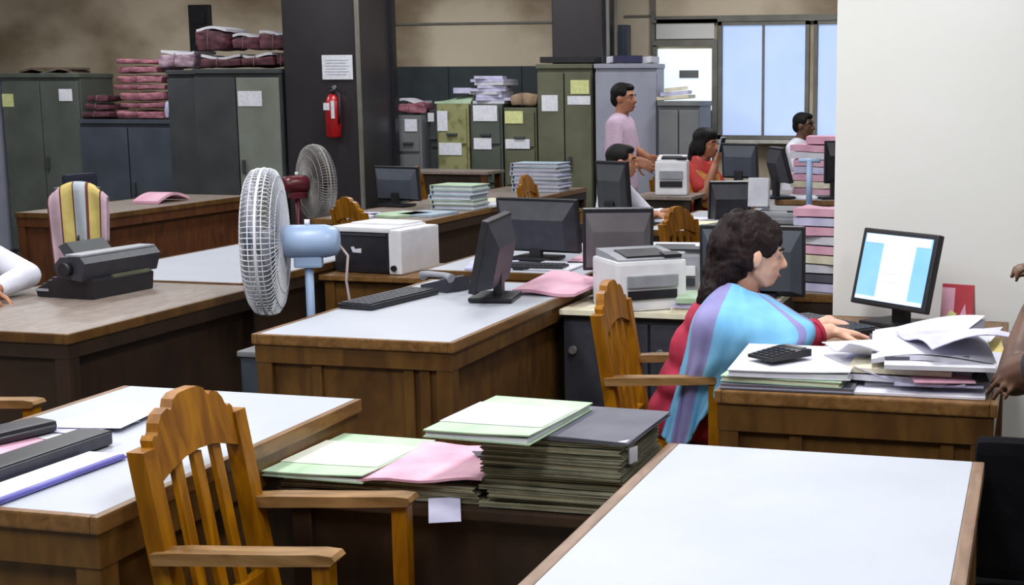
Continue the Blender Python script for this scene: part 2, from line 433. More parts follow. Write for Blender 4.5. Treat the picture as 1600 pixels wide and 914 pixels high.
filing('dark green filing cabinet under the heap of lavender files', -4.955, -4.65, 11.78, 1.45, mat('dark green steel', (84, 92, 84), .5, (70, 78, 70), 3), [(0, 1.37, .23, .14, NOTEW), (-.03, 1.10, .17, .10, NOTEW)])
filing('olive filing cabinet with a yellow label next to the tall cabinet', -4.635, -4.325, 11.78, 1.42, STEELO, [(-.05, 1.335, .17, .11, NOTEY), (-.02, 1.10, .23, .085, NOTEW)])

# ================================================================== BUNDLES ON THE CABINETS
def bundle(label, c, s, m, rz=0, group=None, k=0, paper=False):
    t = thing('file_bundle', label, 'bundle', c, rz, group)
    b = MB(); b.box((0, 0, s[2] / 2), s, min(s) * .3)
    bmesh.ops.subdivide_edges(b.b, edges=list(b.b.edges), cuts=2, use_grid_fill=True)
    b.jitter(min(s) * .26, 5, k * 3.1); b.jitter(min(s) * .10, 19, k * 1.7)
    z0 = min(v.co.z for v in b.b.verts); z1 = max(v.co.z for v in b.b.verts)
    for v in b.b.verts: v.co.z = .001 + (v.co.z - z0) / (z1 - z0) * (s[2] - .002)
    me = part('wrapping', b, m, t)
    for p in me.data.polygons: p.use_smooth = True
    part('tape', MB().tube([(-s[0] * .06, -s[1] * .5 - .006, .01), (-s[0] * .05, -s[1] * .53, s[2] * .5), (-s[0] * .06, -s[1] * .48, s[2] - .004), (-s[0] * .05, 0, s[2] - .001), (-s[0] * .06, s[1] * .5, s[2] - .006)], .0035, 5), mat('dull cotton tape', (150, 110, 116), .9), t)
    if paper:
        part('papers', MB().sheet((0, 0, s[2] * .95), s[0] * .92, s[1] * .86, .022, 0, lambda u, v: .016 * math.sin(u * 5 + k)), PAPER, t)
    return t
G1 = 'pink cloth bundles piled on the low slate cabinet'
L1 = 'pink cloth file bundle in the tall pile on the low slate blue cabinet'
zs = 1.315
for i in range(7):
    h = [.09, .07, .10, .06, .09, .08, .06][i]
    bundle(L1, (-7.97 + random.uniform(-.035, .035) + i * .004, 11.5, zs), (.52 - .03 * (i % 3), .36, h * .86), CLOTHP, random.uniform(-.14, .14), G1, i)
    zs += h * 1.0
zs = 1.315
for i in range(3):
    bundle('dark maroon file bundle in the short heap left of the pink pile', (-8.47, 11.5, zs), (.30 - .05 * i, .34, .068), CLOTHM, .1 * i, 'maroon bundles in the short heap', 20 + i)
    zs += .073
bundle('white bound file bundle in front of the right end of the pink pile', (-7.68, 11.36, 1.315), (.08, .10, .16), PAPERB, 0, None, 31)
bundle('greyish lavender bundle drooping over the edge of the dark narrow cabinet', (-7.47, 11.34, 1.757), (.40, .34, .14), CLOTHL, -.12, None, 33, True)
G2 = 'maroon bundles heaped on the pale door cabinet'
for i, (x, z, sx, sz, rz, pp) in enumerate([(-7.00, 1.765, .40, .09, .06, True), (-6.62, 1.765, .32, .10, -.06, True), (-6.385, 1.765, .16, .12, .03, False),
                                            (-7.06, 1.91, .33, .19, -.06, True), (-6.75, 1.915, .26, .12, .10, True), (-6.43, 1.915, .36, .14, -.03, True)]):
    bundle(['flat maroon bundle at the left bottom of the heap on the pale door cabinet', 'flat maroon bundle at the middle bottom of the heap on the pale door cabinet',
            'maroon bundle under the long one touching the dark column', 'thick maroon bundle standing highest on the pale door cabinet',
            'maroon bundle with white papers in the middle of the upper heap', 'long maroon bundle with white top leaning at the dark column'][i],
           (x, 11.24, z), (sx, .36, sz), CLOTHM, rz, G2, 40 + i, pp)
tagged('folded_file', MB().sheet((0, 0, 0), .55, .3, .02, .05, lambda u, v: .03 * math.sin(u * 6) ** 2).sheet((.1, 0, .03), .4, .25, .02, -.1),
       mat('brown board', (112, 98, 84), .8), 'crumpled brown folder lying on top of the far left cabinet', 'folder', loc=(-9.05, 11.55, 1.735))
# heaps on the filing cabinets
bundle('pink and white bundle on the grey filing cabinet by the column', (-5.55, 11.95, 1.352), (.24, .3, .12), CLOTHP, .1, None, 51, True)
tagged('file', MB().sheet((0, 0, 0), .34, .3, .02, .1, lambda u, v: .10 * u * v), GREENF, 'pale green file sloping on the rusty yellow cabinet', 'file', loc=(-5.15, 11.98, 1.453))
tagged('file', MB().sheet((0, 0, 0), .16, .22, .05, .3), PAPERB, 'small lavender file resting on the pale green sloping file', 'file', loc=(-5.10, 12.0, 1.545))
G3 = 'lavender files heaped on the dark green filing cabinet'
zz = 1.453
for i in range(9):
    tagged('file', MB().sheet((0, 0, 0), .30 + .05 * math.sin(i * 2.1), .26, .026, .25 * math.sin(i * 1.7)), PAPERB if i % 3 else PAPER,
           'white or lavender file in the leaning heap on the dark green filing cabinet', 'file', G3, loc=(-4.80 + .03 * math.sin(i * 1.3), 11.98, zz)); zz += .0275
bundle('light brown cloth bundle on the olive filing cabinet', (-4.46, 11.95, 1.422), (.26, .3, .13), mat('tan bundle cloth', (168, 144, 118), .85, (124, 100, 80), 9, bump=.4), .1, None, 61)
tagged('file', MB().sheet((0, 0, 0), .5, .2, .05, .02), BLACKP, 'dark flat box on top of the tall olive cabinet', 'box', loc=(-4.04, 11.91, 1.812))
t = thing('file', 'thick white file with dark blue spine on the lavender grey cabinet', 'file', (-3.49, 12.0, 1.805))
part('papers', MB().sheet((0, 0, 0), .40, .3, .055, .02, lambda u, v: .008 * math.sin(u * 7)), PAPER, t)
part('spine', MB().box((.0, -.165, .035), (.26, .02, .06)), mat('navy board', (44, 44, 84), .6), t)
for i in range(3):
    tagged('file', MB().sheet((0, 0, 0), .28 - .04 * i, .26, .03, .12 * i, lambda u, v: .02 * u), [PAPERC, PAPERB, PAPERC][i],
           ['grey cream file at the bottom of the small pile before the glass door', 'lavender file in the middle of the small pile before the glass door', 'tilted cream file topping the small pile before the glass door'][i],
           'file', 'files on the waist high cabinet', loc=(-3.06, 11.85, 1.485 + .036 * i))

# notice and extinguisher on the column
t = thing('paper_notice', 'white printed notice pasted on the dark column above the extinguisher', 'notice', (-5.815, 10.985, 1.765))
part('sheet', MB().box((0, 0, 0), (.285, .004, .205)), NOTEW, t)
for k in range(6): part('print_line', MB().box((-.01 * (k % 2), -.003, .06 - .024 * k), (.22 - .03 * (k % 2), .002, .005)), NOTEM, t)
t = thing('fire_extinguisher', 'red fire extinguisher hanging on the dark column', 'extinguisher', (-5.84, 10.925, 1.17))
part('cylinder', MB().tube([(0, 0, 0), (0, 0, .02), (0, 0, .30), (0, 0, .345), (0, 0, .37)], [.05, .066, .066, .045, .022], 20), RED, t)
part('valve', MB().tube([(0, 0, .37), (0, 0, .41)], .018, 10).box((.01, 0, .42), (.08, .02, .02), .004), BLACKP, t)
part('pressure_gauge', MB().tube([(.035, -.02, .425), (.035, -.035, .425)], .018, 12), CHROME, t)
part('hose', MB().tube([(.03, 0, .40), (.075, -.02, .36), (.078, -.03, .2), (.07, -.03, .12)], .010, 6), BLACKP, t)
part('instruction_label', MB().box((-.025, -.064, .265), (.055, .008, .06)).box((.03, -.061, .24), (.028, .01, .15)), NOTEW, t)
part('bracket', MB().box((0, .06, .2), (.05, .03, .05)), BLACKP, t)

# ================================================================== DESKS
def desk(label, x0, x1, y0, y1, z, top, trim, wood, trims=(1, 1, 1, 1), apron=.07, panel=True, stiles=(), name='office_desk', over=.008, pside=1, panelm=None, th=.03, tw=.02):
    """long side along y; trims = left, right, near, far"""
    cx, cy = (x0 + x1) / 2, (y0 + y1) / 2; wx, wy = x1 - x0, y1 - y0
    t = thing(name, label, 'desk', (cx, cy, 0))
    l, r, n, f = [tw if k else 0 for k in trims]
    part('tabletop', MB().box(((l - r) / 2, (n - f) / 2, z - th / 2), (wx - l - r, wy - n - f, th), .002), top, t)
    if trims[0]: part('edge_trim', MB().box((-wx / 2 + tw / 2, 0, z - .0165), (tw, wy, .035), .005), trim, t)
    if trims[1]: part('edge_trim', MB().box((wx / 2 - tw / 2, 0, z - .0165), (tw, wy, .035), .005), trim, t)
    if trims[2]: part('edge_trim', MB().box(((l - r) / 2, -wy / 2 + tw / 2, z - .0165), (wx - l - r, tw, .035), .005), trim, t)
    if trims[3]: part('edge_trim', MB().box(((l - r) / 2, wy / 2 - tw / 2, z - .0165), (wx - l - r, tw, .035), .005), trim, t)
    ax, ay = wx / 2 - over, wy / 2 - over
    a = MB(); za = z - .034 - apron / 2
    a.box((0, -ay + .01, za), (2 * ax, .02, apron)).box((0, ay - .01, za), (2 * ax, .02, apron))
    a.box((-ax + .01, 0, za), (.02, 2 * ay - .04, apron)).box((ax - .01, 0, za), (.02, 2 * ay - .04, apron))
    part('apron', a, wood, t)
    zl = z - .034 - apron
    for sx in (-1, 1):
        for sy in (-1, 1):
            part('leg', MB().box((sx * (ax - .03), sy * (ay - .03), zl / 2), (.055, .055, zl), .004), wood, t)
    pm = panelm or wood
    if panel:
        for sy in (-1, 1):
            part('end_panel', MB().box((0, sy * (ay - .03), zl / 2 + .04), (2 * ax - .11, .018, zl - .08)), pm, t)
        part('modesty_panel', MB().box((pside * (ax - .05), 0, zl / 2 + .05), (.018, 2 * ay - .11, zl - .10)), pm, t)
        for s in stiles:
            part('stile', MB().box((s - cx, -(ay - .03) - .014, zl / 2 + .04), (.035, .012, zl - .08), .003), wood, t)
        # drawer pedestal on the sitting side
        pd = part('pedestal', MB().box((-pside * (ax * .35), ay - .26, zl / 2 + .06), (ax * 1.0, .38, zl - .12)), wood, t)
        for k in range(3):
            h = (zl - .14) / 3
            d = part('drawer', MB().box((-pside * (ax * .85 + .01), ay - .26, .13 + h * (k + .5) - .0), (.018, .36, h - .02), .003), wood, t)
            part('knob', MB().ell((-pside * (ax * .85 + .03), ay - .26, .13 + h * (k + .5)), .014, u=10, vv=6), CHROME, d)
    return t
desk('large white topped desk filling the bottom right foreground', -.795, -.086, .75, 3.0, .76, LAM, WOODP, WOODD, (1, 1, 0, 0), tw=.026)
desk('white topped desk at the lower left beside the empty golden chair', -2.40, -1.69, 2.19, 3.255, .76, LAM, WOODL, WOODD, (1, 1, 1, 0))
desk('white topped desk with keyboard and monitor in the middle of the room', -2.51, -1.79, 4.075, 5.50, .76, LAM, WOODL, WOODD, (1, 1, 1, 1), .06, stiles=(-2.285, -1.955, -1.90))
desk('desk heaped with papers where the woman in the blue shawl works', -.82, -.075, 3.575, 4.93, .76, WOODL, WOODL, WOODD, (1, 1, 1, 1), .075, stiles=(-.60, -.20))
desk('worn brown wooden desk carrying the black printing machine at the left', -4.00, -3.09, 3.915, 5.13, .76, WOODT, WOODD, WOODK, (1, 1, 1, 1), .05, stiles=())
desk('white topped desk behind the standing grey fan at the left', -4.18, -3.28, 5.27, 6.95, .745, LAM, WOODD, WOODK, (1, 1, 1, 1), .05)
desk('far brown wooden desk beside the striped towel at the left', -6.62, -5.94, 7.95, 9.75, .76, WOODT, WOODD, WOODR, (1, 1, 1, 1), .06, stiles=(-6.2,))
desk('long wooden desk with blue file stacks, near end behind the printer', -4.46, -3.68, 8.0, 9.85, .76, WOODT, WOODL, WOODK, (1, 1, 1, 1), .06)
desk('wooden desk with the tall blue file stack near the standing man', -4.40, -3.68, 9.87, 11.25, .76, WOODT, WOODL, WOODK, (1, 1, 1, 1), .06)
desk('wooden desk under the wide black monitor behind the middle desk', -2.68, -1.90, 5.78, 7.05, .76, LAM, WOODD, WOODD, (1, 1, 1, 1), .06)
desk('paper strewn desk of the seated man in white', -2.12, -1.28, 7.42, 8.75, .80, LAM, WOODL, WOODK, (1, 1, 1, 1), .06)
desk('wooden desk of the woman in the red sari', -2.12, -1.69, 9.15, 10.75, .80, WOODT, WOODL, WOODK, (1, 1, 1, 1), .06)
desk('far desk with pink files beside the white partition edge', -1.66, -.85, 9.0, 10.3, .86, LAM, WOODL, WOODK, (1, 1, 1, 1), .06)
desk('wooden desk behind the white partition edge holding pink files', -1.00, -.30, 5.85, 7.1, .70, WOODT, WOODL, WOODK, (1, 1, 1, 1), .06)

def table(label, x0, x1, y0, y1, z, top, wood, front=None, name='side_table', fh=None):
    t = thing(name, label, 'table', ((x0 + x1) / 2, (y0 + y1) / 2, 0)); wx, wy = x1 - x0, y1 - y0
    part('tabletop', MB().box((0, 0, z - .0125), (wx, wy, .025), .004), top, t)
    for sx in (-1, 1):
        for sy in (-1, 1): part('leg', MB().box((sx * (wx / 2 - .045), sy * (wy / 2 - .045), (z - .025) / 2), (.05, .05, z - .025), .004), wood, t)
    if front is not None:
        part('front_panel', MB().box((0, -wy / 2 + .045, (z - .025) / 2 + .04), (wx - .14, .016, z - .105)), front, t)
        part('shelf', MB().box((0, 0, .2), (wx - .14, wy - .12, .018)), wood, t)
    return t
table('low dark side table carrying the thick stack of files', -1.66, -.815, 2.775, 3.30, .64, WOODK, WOODK, WOODK)
table('low wooden table holding the black and white printer', -3.28, -2.69, 5.93, 6.50, .70, WOODL, WOODD, WOODD)
table('narrow brown table by the file cabinets in the distance', -5.25, -4.50, 11.05, 11.45, .89, WOODT, WOODR, WOODK)
# return unit with dark steel doors
t = thing('side_unit', 'pale topped side unit with dark steel doors under the laser printer', 'cabinet', (-1.42, 5.42, 0))
part('worktop', MB().box((.035, 0, .71), (.79, .70, .022), .003), PAPERC, t)
part('carcass', MB().box((-.005, .01, .35), (.70, .64, .695), .005), CHARP, t)
for k in (0, 1):
    d = part('door', MB().box((-.18 + k * .35, -.318, .36), (.34, .018, .62), .004), CHARP, t)
    part('lock', MB().tube([(-.31 + k * .35, -.327, .56), (-.31 + k * .35, -.345, .56)], .016, 12), CHROME, d)
part('leg', MB().box((.39, -.30, .35), (.04, .04, .70), .003), WOODD, t)

# ================================================================== WOODEN ARMCHAIRS (facing local +x)
def armchair(label, loc, rz, woodm=WOODC, group=None, zs=1.0, seatm=None):
    t = thing('wooden_armchair', label, 'chair', loc, rz, group)
    W = .178      # half width at the posts
    def rk(z): return -.02 - max(0, z - .45) * .16      # rake of the back
    for s in (-1, 1):
        part('back_post', MB().prism([(-.02, -.0225), (.02, -.0225), (.02, .0225), (-.02, .0225)], lambda p: V((rk(0) + p[0] + .0, s * W + p[1], 0)), lambda p: V((rk(.45) + p[0], s * W + p[1], .45)))
             .prism([(-.02, -.0225), (.02, -.0225), (.02, .0225), (-.02, .0225)], lambda p: V((rk(.45) + p[0], s * W + p[1], .45)), lambda p: V((rk(.872) + p[0] * .9, s * W * 1.0 + p[1], .872))), woodm, t)
    half = [(0, .955), (.036, .954), (.058, .946), (.068, .931), (.076, .928), (.085, .934), (.109, .927), (.124, .912), (.131, .896), (.138, .890), (.147, .893), (.157, .885), (.157, .80)]
    low = [(.11, .815), (.055, .828), (0, .832)]
    hp = half + low
    poly = hp + [(-y, z) for (y, z) in hp[::-1] if y > 1e-6]
    part('crest_rail', MB().prism(poly, lambda p: V((rk(p[1]) - .013, p[0], p[1])), lambda p: V((rk(p[1]) + .013, p[0], p[1]))), woodm, t)
    for y in (-.078, 0, .078):
        q = [(-.006, -.0155), (.006, -.0155), (.006, .0155), (-.006, .0155)]
        part('slat', MB().prism(q, lambda p: V((rk(.51) + p[0], y + p[1], .51)), lambda p: V((rk(.82) + p[0], y * .97 + p[1], .824))), woodm, t)
    part('back_rail', MB().box((rk(.5), 0, .50), (.024, 2 * W - .045, .045), .003), woodm, t)
    part('seat', MB().box((.165, 0, .438), (.37, .40, .026), .01), seatm or woodm, t)
    for s in (-1, 1):
        part('seat_rail', MB().box((.155, s * (W - .0), .395), (.32, .022, .055)), woodm, t)
        part('front_leg', MB().box((.285, s * (W + .018), .338), (.036, .036, .676), .004), woodm, t)
        A = MB()
        prof = [(-.060, .678), (.0, .684), (.10, .688), (.21, .693), (.28, .697), (.310, .695), (.317, .686), (.308, .676), (.26, .673), (.18, .668), (.10, .664), (-.055, .656)]
        A.prism(prof, lambda p: V((p[0], s * (W + .015) - .026, p[1])), lambda p: V((p[0], s * (W + .015) + .026, p[1])))
        part('armrest', A, WOODA, t)
        part('stretcher', MB().box((.145, s * W, .16), (.32, .02, .03)), woodm, t)
    part('front_rail', MB().box((.318, 0, .395), (.022, 2 * W, .055)), woodm, t)
    part('cross_stretcher', MB().box((.18, 0, .16), (.022, 2 * W - .02, .03)), woodm, t)
    return t
ch = armchair('golden wooden armchair with three slats in the left foreground', (-1.575, 2.46, 0), R(4))
clone(ch, (-1.225, 4.25, 0), R(3), 'golden wooden armchair under the woman in the blue shawl')
clone(ch, (-1.755, 7.15, 0), R(-13), 'golden wooden armchair in front of the paper strewn desk, slats showing')
clone(ch, (-3.56, 9.72, 0), R(3), 'wooden armchair against the tall blue file stack in the distance')
clone(ch, (-3.82, 7.45, 0), R(55), 'red brown wooden armchair whose crest shows behind the white printer lid')
clone(ch, (-2.80, 10.78, 0), R(-20), 'reddish wooden armchair next to the standing man in pink')
clone(ch, (-4.86, 10.68, 0), R(20), 'pale wooden armchair near the rusty yellow cabinet in the distance')
clone(ch, (-3.02, 3.10, 0), R(0), 'yellow wooden armchair whose arm shows at the left edge of the picture')
# dark office chairs
def office_chair(label, loc, rz, m, w_=.46, top=.84, arms=True, seatz=.45):
    t = thing('office_chair', label, 'chair', loc, rz)     # faces local +y
    part('seat', MB().box((0, 0, seatz), (w_, .44, .08), .035), m, t)
    b = MB().box((0, -.23, (top + seatz + .06) / 2), (w_, .07, top - seatz - .06), .05); part('backrest', b, m, t)
    part('back_bar', MB().tube([(0, -.10, seatz - .04), (0, -.29, seatz - .02), (0, -.275, seatz + .25)], .02, 8), BLACKP, t)
    part('column', MB().tube([(0, 0, .10), (0, 0, seatz - .03)], .028, 12), BLACKP, t)
    for k in range(5):
        a = 2 * math.pi * k / 5 + .3
        lg = part('leg', MB().tube([(0, 0, .10), (.25 * math.cos(a), .25 * math.sin(a), .065)], [.028, .016], 8), BLACKP, t)
        part('caster', MB().ell((.25 * math.cos(a), .25 * math.sin(a), .03), .03, u=10, vv=8), BLACKP, lg)
    if arms:
        for s in (-1, 1):
            x = s * (w_ / 2 + .025)
            ar = part('armrest', MB().box((x, -.02, seatz + .19), (.05, .30, .028), .012), BLACKP, t)
            part('arm_post', MB().tube([(x, .06, seatz - .02), (x, .06, seatz + .18)], .015, 8), STEELM, ar)
    return t
office_chair('black office chair at the right edge beside the large white desk', (.165, 3.30, 0), R(0), mat('black seat fabric', (17, 17, 21), .95, (12, 12, 15), 30, spec=.1), .55, .80, True, .42)
office_chair('navy blue low backed chair behind the woman in the red sari', (-2.42, 9.92, 0), R(-94), mat('navy cloth', (34, 38, 58), .8), .34, .98, False, .43)
office_chair('dark navy chair with a low back behind the far left desk', (-6.90, 9.30, 0), R(-90), mat('navy cloth', (34, 38, 58), .8), .34, .94, False, .43)
# chair with the striped towel
office_chair('dark chair hidden under the striped towel', (-5.84, 7.64, 0), R(30), CHARP, .28, .98, False, .45)

# ================================================================== THINGS ON THE DESKS
def stripes(m_list): return m_list
# striped towel over the chair back: a draped sheet with front and back falls
tw_cols = [mat('towel pink', (222, 190, 204), .9), mat('towel yellow', (226, 204, 122), .9), mat('towel pale grey', (196, 204, 214), .9), mat('towel maroon', (120, 62, 60), .9)]
def towel_fn(u, v):
    x = (u - .5) * (.31 + .03 * math.sin(v * 3.1)); s = (v - .5)
    top = 1.0 - .10 * abs(2 * (u - .5)) ** 2.2
    L = .50
    d = abs(s) * L
    y = -.235 + (.055 if s > 0 else -.062) * min(1, d / .04) + .010 * math.sin(u * 17 + v * 4)
    z = top + .01 - max(0, d - .03) * 1.25 * (1 + .55 * (1 - abs(2 * u - 1) ** 2))
    if s < 0 and u < .45: z -= .14 * (1 - u / .45) * min(1, d / .2)
    return V((x, y, z))
def towel_mi(u, v):
    k = (u * 4.6) % 1.0
    return 3 if k < .13 else [0, 1, 2, 1, 0][min(4, int(u * 4.6))]
b = MB().grid(towel_fn, 42, 26, towel_mi)
o = tagged('striped_towel', b, tw_cols, 'pink and yellow striped towel draped over a chair back at the left', 'towel', loc=(-5.84, 7.64, 0), rz=R(30))
sd = o.modifiers.new('thick', 'SOLIDIFY'); sd.thickness = .006; sd.offset = 0

# ---- monitors: screen faces local -y
def monitor(label, loc, rz, w_=.40, h=.28, zc=.26, tilt=0, shell=CHARP, bez=BLACKP, deep=.05, base=True, on=False, loww=.17):
    t = thing('monitor', label, 'monitor', loc, rz)
    rot = (tilt, 0, 0)
    def T(x, y, z):
        q = Euler(rot).to_matrix() @ V((x, y, z)); return (q.x, q.y, q.z + zc)
    part('bezel', MB().box(T(0, 0, 0), (w_, .028, h), .006, rot), bez, t)
    sh = MB()
    a = [(-w_ / 2 + .01, -h / 2 + .01), (w_ / 2 - .01, -h / 2 + .01), (w_ / 2 - .01, h / 2 - .01), (-w_ / 2 + .01, h / 2 - .01)]
    sh.prism(a, lambda p: V(T(p[0], .012, p[1])), lambda p: V(T(p[0] * .78, .012 + deep, p[1] * .60 - .035)))
    part('back_shell', sh, shell, t)
    if on:
        sc = part('screen', MB().box(T(0, -.0145, 0), (w_ - .036, .002, h - .036), 0, rot), mat('lit blue screen', (112, 168, 218), .2, (140, 188, 226), 3, emit=.62), t)
        part('document_window', MB().box(T(.012, -.0165, -.008), (w_ * .42, .002, h - .075), 0, rot), mat('lit white page', (250, 252, 255), .2, emit=.95), sc)
        part('toolbar', MB().box(T(0, -.0165, h / 2 - .034), (w_ - .05, .002, .03), 0, rot), mat('lit pale toolbar', (222, 232, 242), .2, emit=.8), sc)
        part('task_bar', MB().box(T(0, -.0165, -h / 2 + .025), (w_ - .04, .002, .012), 0, rot), mat('lit pale toolbar', (222, 232, 242), .2, emit=.8), sc)
        for k in range(5):
            part('text_line', MB().box(T(.012 - .01 * (k % 2), -.018, h * .24 - k * .027), (w_ * (.30 - .03 * (k % 3)), .001, .003), 0, rot), mat('lit grey print', (208, 216, 226), .3, emit=.5), sc)
    else:
        part('screen', MB().box(T(0, -.0145, 0), (w_ - .036, .002, h - .036), 0, rot), DGLASS, t)
    if base:
        part('neck', MB().box((0, .03, (zc - h * .3) / 2 + .01), (.06, .035, zc - h * .3), .006), bez, t)
        part('base', MB().box((0, .015, .010), (loww * 1.25, loww, .018), .008), bez, t)
    return t
monitor('black monitor with a lit document screen before the white wall', (-.45, 4.72, .762), R(-38), .345, .265, .195, R(-14), on=True)
monitor('black monitor seen from behind on the white middle desk', (-2.03, 5.0, .762), R(-80), .44, .28, .185, R(-12), shell=CHARP)
monitor('wide black monitor facing away on the desk behind the middle desk', (-2.30, 6.28, .762), R(172), .43, .26, .165, R(-8))
monitor('grey backed monitor with black surround behind the laser printer', (-1.66, 5.47, .723), R(200), .29, .26, .235, R(-8), shell=mat('warm grey plastic', (96, 92, 96), .5), bez=BLACKP, deep=.02)
monitor('large dark monitor back right behind the woman in the blue shawl', (-1.115, 5.56, .723), R(182), .435, .29, .15, R(-4), shell=STEELS, deep=.03)
monitor('dark monitor on the long wooden desk in front of the dark column', (-4.36, 9.05, .762), R(170), .37, .24, .16, R(-6), shell=STEELS, deep=.03)
monitor('grey monitor hiding the seated man in white', (-2.10, 6.85, .762), R(160), .20, .27, .31, R(-6), shell=STEELD, deep=.03)
monitor('black monitor beside the white upright papers on the strewn desk', (-1.66, 7.62, .80), R(200), .24, .22, .16, R(-16), shell=CHARP)
monitor('dark monitor facing the woman in the red sari', (-1.98, 9.42, .80), R(172), .26, .24, .29, R(-6), shell=STEELS, deep=.03)
monitor('slim black monitor touching the white partition edge in the distance', (-1.30, 9.18, .86), R(205), .13, .28, .24, R(0), shell=BLACKP)
monitor('dark tilted monitor between the sari woman and the pink files', (-1.64, 9.10, .862), R(120), .26, .24, .22, R(-16), shell=CHARP)

# ---- keyboards, phone, mouse
def keyboard(label, loc, rz, w_=.42, d=.15):
    t = thing('keyboard', label, 'keyboard', loc, rz)
    part('case', MB().box((0, 0, .010), (w_, d, .018), .005), BLACKP, t)
    k = MB()
    for i in range(15):
        for j in range(5): k.box((-w_ / 2 + .02 + i * (w_ - .04) / 14, -d / 2 + .022 + j * (d - .044) / 4, .021), ((w_ - .04) / 14 * .8, (d - .04) / 4 * .78, .006))
    part('keys', k, CHARP, t)
    return t
keyboard('black keyboard lying on the white middle desk', (-2.39, 4.86, .762), R(82), .46, .15)
keyboard('black keyboard under the hands of the woman in the blue shawl', (-.665, 4.655, .762), R(-42), .38, .13)
t = thing('telephone', 'grey desk telephone behind the keyboard on the middle desk', 'telephone', (-2.31, 5.20, .762), R(70)); t.scale = (.8, .8, .75)
part('base', MB().prism([(-.09, 0), (.09, 0), (.09, .03), (-.09, .075)], lambda p: V((-.085, p[0], p[1])), lambda p: V((.085, p[0], p[1]))), CHARP, t)
part('handset', MB().tube([(-.06, -.10, .075), (-.06, -.06, .088), (-.06, .06, .088), (-.06, .10, .075)], [.026, .017, .017, .026], 10), GREYP, t)
part('keypad', MB().box((.035, -.01, .062), (.07, .10, .008), rot=(-.24, 0, 0)), GREYP, t)

# ---- laser printer (front-right corner to the camera)
def printer(label, loc, rz, w_=.34, d=.34, h=.24, body=WHITEP, inset=BLACKP, lid=None):
    t = thing('printer', label, 'printer', loc, rz)
    part('body', MB().box((0, 0, h * .46), (w_, d, h * .92), .015), body, t)
    part('top_cover', MB().prism([(-d / 2 + .012, h * .91), (d / 2 - .012, h * .91), (d / 2 - .012, h * 1.06), (0, h * 1.02), (-d / 2 + .012, h * .95)], lambda p: V((-w_ / 2 + .012, p[0], p[1])), lambda p: V((w_ / 2 - .012, p[0], p[1]))), lid or body, t)
    part('output_tray', MB().box((0, -.03, h * 1.005), (w_ * .62, d * .52, .012), .004, (.09, 0, 0)), inset, t)
    part('paper_slot', MB().box((0, -d / 2 - .002, h * .30), (w_ * .70, .012, h * .16)), inset, t)
    part('front_tray', MB().box((0, -d / 2 - .008, h * .55), (w_ * .72, .014, h * .22), .004), lid or GREYP, t)
    part('control_panel', MB().box((w_ * .32, -d * .36, h * 1.0), (.07, .06, .014), .003, (.1, 0, 0)), inset, t)
    return t
printer('white laser printer on the side unit behind the woman\'s armchair', (-1.50, 5.22, .722), R(38), .29, .27, .21, lid=GREYP)
printer('grey office scanner behind the white laser printer', (-1.46, 5.63, .722), R(8), .27, .20, .19, GREYP, CHARP, WHITEP)
printer('white printer beside the woman in the red sari', (-2.43, 9.30, .862), R(10), .22, .22, .25)
printer('grey printer under the upright white papers on the strewn desk', (-1.36, 7.55, .80), R(0), .30, .3, .12, GREYP, CHARP)
t = thing('printer', 'black fronted printer with white side and lid behind the fan', 'printer', (-3.085, 6.20, .702), R(-6))
part('body', MB().box((0, 0, .098), (.31, .34, .196), .02), BLACKP, t)
part('side_cover', MB().box((.185, 0, .105), (.07, .35, .21), .01), WHITEP, t)
part('lid', MB().box((-.01, -.01, .207), (.34, .34, .024), .01).box((0, .06, .222), (.28, .2, .012), .005), WHITEP, t)
part('logo', MB().prism([(-.028, .012), (-.018, -.012), (.028, -.014), (.03, .008), (-.005, .004), (-.012, .016)], lambda p: V((-.03 + p[0], -.171, .11 + p[1])), lambda p: V((-.03 + p[0], -.174, .11 + p[1]))), PAPER, t)
part('paper_guide', MB().box((0, -.172, .185), (.28, .012, .012)), CHARP, t)
part('knob', MB().tube([(.18, -.17, .03), (.18, -.19, .03)], .014, 10), BLACKP, t)
# black printing machine on the worn desk
t = thing('printing_machine', 'bulky black printing machine on the worn wooden desk', 'machine', (-3.60, 4.78, .762), R(-4)); t.scale = (.78, .70, .86)
part('base', MB().prism([(-.22, 0), (.12, 0), (.13, .08), (.06, .105), (-.10, .09), (-.23, .035)], lambda p: V((p[0], -.22, p[1])), lambda p: V((p[0], .27, p[1]))), BLACKP, t)
part('carriage', MB().prism([(-.04, .10), (.10, .085), (.13, .165), (.10, .195), (-.02, .19), (-.06, .15)], lambda p: V((p[0], -.28, p[1])), lambda p: V((p[0] - .0, .34, p[1]))), CHARP, t)
part('cover_edge', MB().box((.055, .03, .199), (.10, .60, .010), .003), GREYP, t)
part('paper_strip', MB().box((.112, .10, .088), (.02, .30, .014)), STEELO, t)
part('platen_knob', MB().tube([(.03, -.28, .14), (.03, -.325, .14)], .03, 14), BLACKP, t)
ks = MB()
for i in range(12):
    for j in range(4): ks.box((-.20 + j * .032, -.18 + i * .034, .052 + j * .016), (.022, .024, .012), .003)
part('keys', ks, CHARP, t)
part('paper_rest', MB().prism([(-.09, .17), (-.02, .19), (-.10, .27), (-.15, .25)], lambda p: V((p[0] - .02, -.10, p[1] - .03)), lambda p: V((p[0] - .02, .20, p[1] - .03))), STEELD, t)
part('name_plate', MB().box((-.19, -.222, .032), (.08, .004, .012)), GREYP, t)
